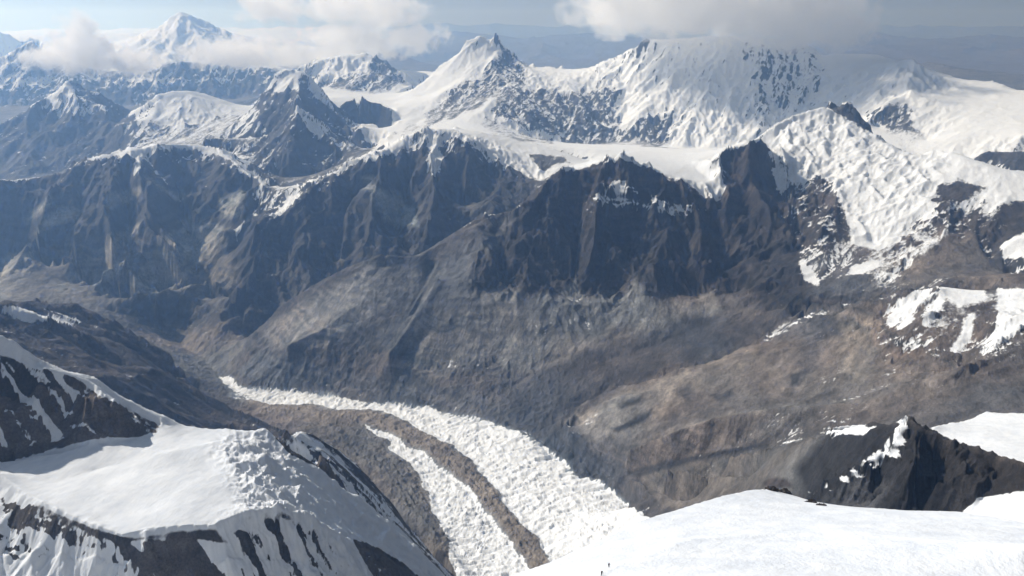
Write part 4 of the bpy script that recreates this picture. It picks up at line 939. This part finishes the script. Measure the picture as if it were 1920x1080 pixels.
def terrain_material():
    m = bpy.data.materials.new("mountain_ground")
    m.use_nodes = True
    nt = m.node_tree; N_ = nt.nodes; Lk = nt.links
    for n in list(N_): N_.remove(n)
    out = N_.new("ShaderNodeOutputMaterial"); bs = N_.new("ShaderNodeBsdfPrincipled")
    Lk.new(bs.outputs[0], out.inputs[0])
    geo = N_.new("ShaderNodeNewGeometry")
    rc = N_.new("ShaderNodeAttribute"); rc.attribute_name = "rock"
    sn = N_.new("ShaderNodeAttribute"); sn.attribute_name = "snow"
    def noise(scale, detail, rough=0.6, vec=None):
        n = N_.new("ShaderNodeTexNoise"); n.inputs["Scale"].default_value = scale
        n.inputs["Detail"].default_value = detail; n.inputs["Roughness"].default_value = rough
        Lk.new(vec if vec else geo.outputs["Position"], n.inputs["Vector"]); return n
    def mth(op, a, b=None, c=None):
        n = N_.new("ShaderNodeMath"); n.operation = op
        for k, v in enumerate((a, b, c)):
            if v is None: continue
            if isinstance(v, (int, float)): n.inputs[k].default_value = v
            else: Lk.new(v, n.inputs[k])
        return n.outputs[0]
    sk = N_.new("ShaderNodeSeparateXYZ"); Lk.new(geo.outputs["Position"], sk.inputs[0])
    cb = N_.new("ShaderNodeCombineXYZ")
    Lk.new(mth('MULTIPLY_ADD', sk.outputs[1], -0.3, sk.outputs[0]), cb.inputs[0])
    Lk.new(mth('MULTIPLY', sk.outputs[1], 0.5), cb.inputs[1]); Lk.new(mth('MULTIPLY', sk.outputs[2], 0.6), cb.inputs[2])
    nA = noise(0.013, 8, 0.68, cb.outputs[0])
    nB = noise(0.06, 6, 0.62, cb.outputs[0])
    # strata: stretched flat
    mp = N_.new("ShaderNodeMapping"); mp.inputs["Scale"].default_value = (0.0012, 0.0012, 0.03)
    mp.inputs['Rotation'].default_value = (0.10, 0.16, 0.0)
    Lk.new(geo.outputs["Position"], mp.inputs[0])
    nS = noise(1.0, 5, 0.6, mp.outputs[0])
    t = mth('SUBTRACT', nA.outputs[0], 0.5)
    s = mth('MULTIPLY_ADD', t, 3.4, sn.outputs["Fac"])
    sx = N_.new('ShaderNodeSeparateXYZ'); Lk.new(geo.outputs['Normal'], sx.inputs[0])
    s = mth('MULTIPLY_ADD', mth('SUBTRACT', sx.outputs[2], 0.80), 5.0, s)
    s = mth('MULTIPLY_ADD', mth('SUBTRACT', nB.outputs[0], 0.5), 2.2, s)
    sm = N_.new("ShaderNodeMapRange"); sm.interpolation_type = 'SMOOTHSTEP'
    Lk.new(s, sm.inputs[0]); sm.inputs[1].default_value = -0.65; sm.inputs[2].default_value = 0.75
    # rock albedo variation
    nC = noise(0.22, 4, 0.6)
    v1 = mth('MAXIMUM', mth('MULTIPLY_ADD', nA.outputs[0], 1.9, 0.05), 0.3)
    v1 = mth('MULTIPLY', v1, mth('MAXIMUM', mth('MULTIPLY_ADD', nB.outputs[0], 1.6, 0.2), 0.3))
    v1 = mth('MULTIPLY', v1, mth('MULTIPLY_ADD', nC.outputs[0], 1.8, 0.1))
    v2 = mth('MAXIMUM', mth('MULTIPLY_ADD', nS.outputs[0], 1.1, 0.45), 0.35)
    v = mth('MULTIPLY', v1, v2)
    rk = N_.new("ShaderNodeVectorMath"); rk.operation = 'SCALE'
    Lk.new(rc.outputs["Color"], rk.inputs[0]); Lk.new(v, rk.inputs["Scale"])
    # snow albedo
    sr = N_.new("ShaderNodeValToRGB")
    sr.color_ramp.elements[0].position = 0.3; sr.color_ramp.elements[0].color = (0.70, 0.73, 0.77, 1)
    sr.color_ramp.elements[1].position = 0.6; sr.color_ramp.elements[1].color = (0.83, 0.845, 0.86, 1)
    Lk.new(nB.outputs[0], sr.inputs[0])
    mx = N_.new("ShaderNodeMix"); mx.data_type = 'RGBA'
    Lk.new(sm.outputs[0], mx.inputs[0]); Lk.new(rk.outputs[0], mx.inputs[6]); Lk.new(sr.outputs[0], mx.inputs[7])
    Lk.new(mx.outputs[2], bs.inputs["Base Color"])
    bs.inputs["Roughness"].default_value = 0.85
    bs.inputs["Specular IOR Level"].default_value = 0.25
    # relief: strong on rock, faint on snow
    bstr = mth('MULTIPLY_ADD', sm.outputs[0], -0.75, 0.95)
    nR = noise(0.009, 9, 0.62); nR.noise_type = 'RIDGED_MULTIFRACTAL'
    b0 = N_.new("ShaderNodeBump"); b0.inputs["Distance"].default_value = 26.0
    Lk.new(bstr, b0.inputs["Strength"]); Lk.new(nR.outputs[0], b0.inputs["Height"])
    b1 = N_.new("ShaderNodeBump"); b1.inputs["Distance"].default_value = 20.0
    Lk.new(b0.outputs[0], b1.inputs["Normal"])
    Lk.new(bstr, b1.inputs["Strength"]); Lk.new(nA.outputs[0], b1.inputs["Height"])
    b2 = N_.new("ShaderNodeBump"); b2.inputs["Distance"].default_value = 7.0
    Lk.new(bstr, b2.inputs["Strength"]); Lk.new(nB.outputs[0], b2.inputs["Height"]); Lk.new(b1.outputs[0], b2.inputs["Normal"])
    nD = noise(0.9, 4, 0.6); mpd = N_.new("ShaderNodeMapping"); mpd.inputs["Scale"].default_value = (1.0, 0.25, 1.0)
    mpd.inputs["Rotation"].default_value = (0, 0, 0.9)
    Lk.new(geo.outputs["Position"], mpd.inputs[0]); Lk.new(mpd.outputs[0], nD.inputs["Vector"])
    b3 = N_.new("ShaderNodeBump"); b3.inputs["Distance"].default_value = 0.28; b3.inputs["Strength"].default_value = 0.8
    Lk.new(nD.outputs[0], b3.inputs["Height"]); Lk.new(b2.outputs[0], b3.inputs["Normal"])
    Lk.new(b3.outputs[0], bs.inputs["Normal"])
    return m
MAT = terrain_material()

rgba = np.concatenate([base, np.ones((len(x), 1), np.float32)], 1).astype(np.float32)
order = np.argsort(ow, kind='stable'); ows = ow[order]
for o in np.unique(ows):
    f = Q[order[np.searchsorted(ows, o, 'left'):np.searchsorted(ows, o, 'right')]]
    if len(f) < 4: continue
    used, inv = np.unique(f.ravel(), return_inverse=True)
    nm, lb = lab[int(o)]
    me = bpy.data.meshes.new(nm)
    me.vertices.add(len(used)); me.vertices.foreach_set("co", V[used].ravel())
    nl = len(f) * 4
    me.loops.add(nl); me.loops.foreach_set("vertex_index", inv.astype(np.int32).ravel())
    me.polygons.add(len(f)); me.polygons.foreach_set("loop_start", np.arange(0, nl, 4, dtype=np.int32))
    me.update(calc_edges=True)
    me.shade_smooth()
    at = me.attributes.new("snow", 'FLOAT', 'POINT'); at.data.foreach_set("value", snow[used])
    at = me.attributes.new("rock", 'FLOAT_COLOR', 'POINT'); at.data.foreach_set("color", rgba[used].ravel())
    me.normals_split_custom_set_from_vertices(N[used].tolist())
    me.materials.append(MAT)
    ob = bpy.data.objects.new(nm, me); col.objects.link(ob)
    ob["kind"] = "structure"; ob["label"] = lb

# the snow right round the standing point
def near_cap():
    vs, fs_ = [(0.0, 0.0, CAM_Z - 1.9)], []
    nseg = 96
    zr = float(h.reshape(NR, NC)[0].mean())
    for rr in (4.0, 12.0, 28.0, 62.0):
        for k in range(nseg):
            a_ = 2 * math.pi * k / nseg
            if math.cos(a_) > 0.7: z_ = zr * (rr / 60.0)
            else: z_ = zr * (rr / 60.0) * (0.55 + 0.45 * max(0, math.cos(a_)) / 0.7)
            vs.append((rr * math.sin(a_), rr * math.cos(a_), CAM_Z - 1.9 + z_ * 0.98 - (0.6 if rr > 60 else 0)))
    for k in range(nseg):
        k2 = (k + 1) % nseg
        fs_.append((0, 1 + k2, 1 + k))
        for q in range(3):
            a_, b_ = 1 + q * nseg, 1 + (q + 1) * nseg
            fs_.append((a_ + k, a_ + k2, b_ + k2, b_ + k))
    me = bpy.data.meshes.new("snow_slope"); me.from_pydata(vs, [], fs_); me.shade_smooth()
    at = me.attributes.new("snow", 'FLOAT', 'POINT'); at.data.foreach_set("value", [8.0] * len(vs))
    me.materials.append(MAT)
    o = bpy.data.objects.new("snow_slope", me); col.objects.link(o); o["kind"] = "structure"
    o["label"] = "snow right below the viewpoint, out of sight under the frame"
near_cap()

# ------------------------------------------------------------------ haze
def haze():
    me = bpy.data.meshes.new("haze")
    x0, x1, y0, y1, z0, z1 = -90000, 90000, -3000, 90000, float(V[:, 2].min()) - 60, CAM_Z + 1500
    vs = [(a, b, c) for a in (x0, x1) for b in (y0, y1) for c in (z0, z1)]
    me.from_pydata(vs, [], [(0, 1, 3, 2), (4, 6, 7, 5), (0, 4, 5, 1), (2, 3, 7, 6), (0, 2, 6, 4), (1, 5, 7, 3)])
    m = bpy.data.materials.new("haze_air"); m.use_nodes = True
    nt = m.node_tree
    for n in list(nt.nodes): nt.nodes.remove(n)
    out = nt.nodes.new("ShaderNodeOutputMaterial"); pv = nt.nodes.new("ShaderNodeVolumePrincipled")
    pv.inputs["Color"].default_value = (0.33, 0.57, 1.0, 1)
    pv.inputs["Absorption Color"].default_value = (1.0, 1.0, 1.0, 1)
    pv.inputs["Density"].default_value = 4.0e-5
    pv.inputs["Anisotropy"].default_value = 0.66
    nt.links.new(pv.outputs[0], out.inputs["Volume"])
    me.materials.append(m)
    o = bpy.data.objects.new("haze", me); col.objects.link(o); o["kind"] = "stuff"
    o["label"] = "pale blue haze filling the valleys and the far distance"
haze()

# ------------------------------------------------------------------ clouds
def cloud(label, blobs, dens, lam, amp, seed, ani=0.25):
    """blobs: (px, py, D km, half width px, half height px, half depth m)"""
    B = []
    for px, py, D, rw, rh, rd in blobs:
        a, te = ray(px, py)
        dd = D * 1000.0
        B.append((Vector((math.sin(a) * dd, math.cos(a) * dd, te * dd + CAM_Z)), rw / F_PX * dd, rh / F_PX * dd, rd))
    org = sum((b[0] for b in B), Vector()) / len(B)
    import bmesh
    bm = bmesh.new()
    for c, rx, rz, ry in B:
        t = bmesh.ops.create_icosphere(bm, subdivisions=2, radius=1.0)
        for v in t['verts']:
            v.co = Vector((v.co.x * rx * 1.35, v.co.y * ry * 1.35, v.co.z * rz * 1.35)) + c - org
    res = bmesh.ops.convex_hull(bm, input=bm.verts)
    bmesh.ops.delete(bm, geom=[g for g in res['geom_interior'] if isinstance(g, bmesh.types.BMVert)], context='VERTS')
    me = bpy.data.meshes.new("cloud"); bm.to_mesh(me); bm.free()
    m = bpy.data.materials.new("cloud_vapour"); m.use_nodes = True
    nt = m.node_tree; N_ = nt.nodes; Lk = nt.links
    for n in list(N_): N_.remove(n)
    out = N_.new("ShaderNodeOutputMaterial"); pv = N_.new("ShaderNodeVolumePrincipled")
    Lk.new(pv.outputs[0], out.inputs["Volume"])
    pv.inputs["Color"].default_value = (1.0, 1.0, 1.0, 1); pv.inputs["Anisotropy"].default_value = ani
    tc = N_.new("ShaderNodeTexCoord")
    def mth(op, a, b=None, c=None, cl=False):
        n = N_.new("ShaderNodeMath"); n.operation = op; n.use_clamp = cl
        for k, v in enumerate((a, b, c)):
            if v is None: continue
            if isinstance(v, (int, float)): n.inputs[k].default_value = v
            else: Lk.new(v, n.inputs[k])
        return n.outputs[0]
    f = None
    for c, rx, rz, ry in B:
        mp = N_.new("ShaderNodeMapping")
        d = c - org
        mp.inputs["Scale"].default_value = (1 / rx, 1 / ry, 1 / rz)
        mp.inputs["Location"].default_value = (-d.x / rx, -d.y / ry, -d.z / rz)
        Lk.new(tc.outputs["Object"], mp.inputs[0])
        ln = N_.new("ShaderNodeVectorMath"); ln.operation = 'LENGTH'; Lk.new(mp.outputs[0], ln.inputs[0])
        g = mth('SUBTRACT', 1.0, ln.outputs["Value"])
        f = g if f is None else mth('SMOOTH_MAX', f, g, 0.15)
    no = N_.new("ShaderNodeTexNoise"); no.inputs["Scale"].default_value = 1.0 / lam
    no.inputs["Detail"].default_value = 7.0; no.inputs["Roughness"].default_value = 0.6
    of = N_.new("ShaderNodeVectorMath"); of.operation = 'ADD'; of.inputs[1].default_value = (seed * 1731.0, seed * 977.0, 0)
    Lk.new(tc.outputs["Object"], of.inputs[0]); Lk.new(of.outputs[0], no.inputs["Vector"])
    f = mth('MULTIPLY_ADD', mth('SUBTRACT', no.outputs[0], 0.5), amp, f)
    f = mth('MULTIPLY', f, 3.2, None, True)
    f = mth('MULTIPLY', f, f)
    Lk.new(mth('MULTIPLY', f, dens), pv.inputs["Density"])
    m.cycles.volume_step_rate = 0.35
    me.materials.append(m)
    o = bpy.data.objects.new("cloud", me); o.location = org; col.objects.link(o)
    o["label"] = label; o["category"] = "cloud"; o["group"] = "clouds drifting around the summits"
    return o
cloud("puffy white cloud with a pointed top in front of the far left snow mountain",
      [(150, 98, 18.5, 60, 34, 700), (150, 60, 18.5, 30, 32, 450), (225, 116, 18.5, 80, 22, 600), (88, 108, 18.5, 42, 22, 500)], 0.0034, 260, 3.6, 1)
cloud("wide white cloud bank between the far left peak and the sharp white peak",
      [(440, 100, 19, 95, 26, 800), (560, 104, 19, 90, 22, 700), (660, 78, 19, 90, 36, 800), (765, 70, 19, 66, 26, 600), (640, 14, 19, 80, 30, 700), (510, 14, 19, 62, 28, 600), (720, 25, 19, 70, 38, 700)], 0.0030, 300, 3.6, 2)
cloud("big grey based cloud touching the summit of the broad snow massif",
      [(1180, 20, 14.3, 105, 42, 800), (1330, 18, 14.2, 170, 54, 1100), (1480, 25, 14.2, 130, 55, 1000), (1570, 48, 14.1, 66, 36, 700), (1330, -60, 14.2, 250, 60, 1300)], 0.0030, 360, 3.6, 3)

# ------------------------------------------------------------------ climbers and loose rocks on the near snow
def ground_at(px, D):
    """surface point straight below the sighted direction"""
    a = float(ray(px, 1000)[0])
    q = np.argmin((th - a) ** 2 * D * D + (r - D) ** 2)
    return Vector((float(x[q]), float(y[q]), float(h[q] + CAM_Z)))

def find_on_slope(px, py, D0, D1):
    m = np.nonzero((r > D0) & (r < D1))[0]
    a, b = project(x[m], y[m], h[m])
    q = m[np.argmin((a - px) ** 2 + (b - py) ** 2)]
    return Vector((float(x[q]), float(y[q]), float(h[q] + CAM_Z)))

def plain(name, c, rg=0.8):
    m = bpy.data.materials.new(name); m.use_nodes = True
    nt = m.node_tree; b = nt.nodes["Principled BSDF"]
    no = nt.nodes.new("ShaderNodeTexNoise"); no.inputs["Scale"].default_value = 14.0; no.inputs["Detail"].default_value = 4
    rp = nt.nodes.new("ShaderNodeValToRGB")
    rp.color_ramp.elements[0].position = 0.3; rp.color_ramp.elements[0].color = (c[0] * .7, c[1] * .7, c[2] * .7, 1)
    rp.color_ramp.elements[1].position = 0.7; rp.color_ramp.elements[1].color = (c[0] * 1.2, c[1] * 1.2, c[2] * 1.2, 1)
    nt.links.new(no.outputs[0], rp.inputs[0]); nt.links.new(rp.outputs[0], b.inputs["Base Color"])
    b.inputs["Roughness"].default_value = rg
    return m

def skin_mesh(name, verts, edges, radii, mat, sub=1):
    me = bpy.data.meshes.new(name); me.from_pydata(verts, edges, [])
    o = bpy.data.objects.new(name, me); col.objects.link(o)
    md = o.modifiers.new("skin", 'SKIN')
    for k, rr in enumerate(radii):
        v = me.skin_vertices[0].data[k]; v.radius = (rr, rr) if isinstance(rr, float) else rr
        v.use_root = (k == 0)
    o.modifiers.new("sub", 'SUBSURF').levels = sub
    o.modifiers["sub"].render_levels = sub
    dg = bpy.context.evaluated_depsgraph_get(); dg.update()
    nm = bpy.data.meshes.new_from_object(o.evaluated_get(dg)); nm.name = name
    o.modifiers.clear(); o.data = nm
    nm.shade_smooth(); nm.materials.clear(); nm.materials.append(mat)
    return o

def climber(loc, rz, s, suit, pack, helmet, label):
    root = bpy.data.objects.new("person", None); col.objects.link(root)
    root.location = loc; root.rotation_euler = (0, 0, rz)
    root["label"] = label; root["category"] = "person"; root["group"] = "climbers on the near snow slope"
    # faces +Y, leans forward, one leg stepping up
    V_ = [(0, .00, .92), (0, .07, 1.15), (0, .16, 1.40), (0, .21, 1.52), (0, .25, 1.60), (0, .27, 1.70),
          (.10, .00, .88), (.11, .16 * s, .50), (.11, .02 * s, .10), (.11, .15 * s, .03),
          (-.10, .00, .88), (-.11, .02, .48), (-.11, -.24 * s, .08), (-.11, -.12 * s, .02),
          (.20, .16, 1.40), (.28, .16, 1.12), (.24, .40, 1.02), (.23, .47, 1.00),
          (-.20, .16, 1.40), (-.29, .22, 1.14), (-.25, .46, 1.10), (-.24, .53, 1.09)]
    E_ = [(0, 1), (1, 2), (2, 3), (3, 4), (4, 5), (0, 6), (6, 7), (7, 8), (8, 9), (0, 10), (10, 11), (11, 12), (12, 13),
          (2, 14), (14, 15), (15, 16), (16, 17), (2, 18), (18, 19), (19, 20), (20, 21)]
    R_ = [.16, .155, .17, .07, .095, .085, .11, .085, .06, .055, .11, .085, .06, .055, .075, .06, .045, .05, .075, .06, .045, .05]
    b = skin_mesh("body", V_, E_, [float(q) for q in R_], suit, 2); b.parent = root
    k = skin_mesh("backpack", [(0, -.10, 1.05), (0, -.07, 1.28), (0, -.01, 1.50)], [(0, 1), (1, 2)], [(.17, .13), (.19, .15), (.15, .11)], pack, 2); k.parent = root
    e = skin_mesh("helmet", [(0, .26, 1.69), (0, .27, 1.76)], [(0, 1)], [.125, .10], helmet, 2); e.parent = root
    for sx in (1, -1):
        p = skin_mesh("trekking_pole", [(sx * .24, .50, 1.05), (sx * .27, .62, -.02)], [(0, 1)], [.012, .01], plain("pole_metal", (.1, .1, .1), .4), 0); p.parent = root
    return root
m_dark = plain("black_suit", (.025, .026, .032)); m_red = plain("red_pack", (.22, .03, .025)); m_blue = plain("navy_suit", (.03, .04, .075))
m_org = plain("orange_helmet", (.45, .13, .03), .5); m_gry = plain("grey_helmet", (.25, .25, .26), .5); m_brn = plain("brown_pack", (.08, .045, .03))
g1 = find_on_slope(1128, 1079, 120, 330); g2 = find_on_slope(1142, 1064, 120, 340)
climber(g1 + Vector((0, 0, -.05)), math.radians(200), 1.0, m_dark, m_red, m_gry, "climber in dark clothes with red backpack, nearer of the two on the snow")
climber(g2 + Vector((0, 0, -.05)), math.radians(185), -1.0, m_blue, m_brn, m_org, "climber in navy clothes with brown backpack, farther of the two on the snow")

def boulder(px, py, w, hgt, seed, label, D0=520, D1=760):
    p = find_on_slope(px, py, D0, D1)
    D = math.hypot(p.x, p.y)
    rx = w / F_PX * D * 0.5; rzz = hgt / F_PX * D * 0.9
    import bmesh
    bm = bmesh.new(); bmesh.ops.create_icosphere(bm, subdivisions=4, radius=1.0)
    co = np.array([v.co[:] for v in bm.verts])
    n_ = fbm(co[:, 0] * 3 + seed * 9 + co[:, 2], co[:, 1] * 3 + co[:, 2] * 2, 1.6, 4, 300 + seed, 0.6, True)
    for v, q in zip(bm.verts, n_):
        f = 0.55 + 0.9 * float(q)
        v.co = Vector((v.co.x * rx * f, v.co.y * rx * 0.7 * f, v.co.z * rzz * f))
    me = bpy.data.meshes.new("rock_outcrop"); bm.to_mesh(me); bm.free()
    me.materials.append(M_ROCK)
    o = bpy.data.objects.new("rock_outcrop", me); col.objects.link(o); o.location = p - Vector((0, 0, rzz * .25))
    o["label"] = label; o["category"] = "rock"; o["group"] = "rocks along the edge of the near snow slope"
M_ROCK = plain("dark_rock", (.055, .045, .04), .9)
for n_ in M_ROCK.node_tree.nodes:
    if n_.type == 'TEX_NOISE': n_.inputs["Scale"].default_value = 0.6
boulder(1446, 919, 26, 11, 1, "dark rock breaking the crest of the near snow slope, leftmost of the four")
boulder(1472, 921, 34, 12, 2, "largest dark rock on the crest of the near snow slope")
boulder(1521, 942, 24, 9, 3, "small dark rock on the snow edge left of the black rock pyramid")
boulder(1541, 948, 20, 6, 4, "smallest dark rock at the snow edge, rightmost of the four")
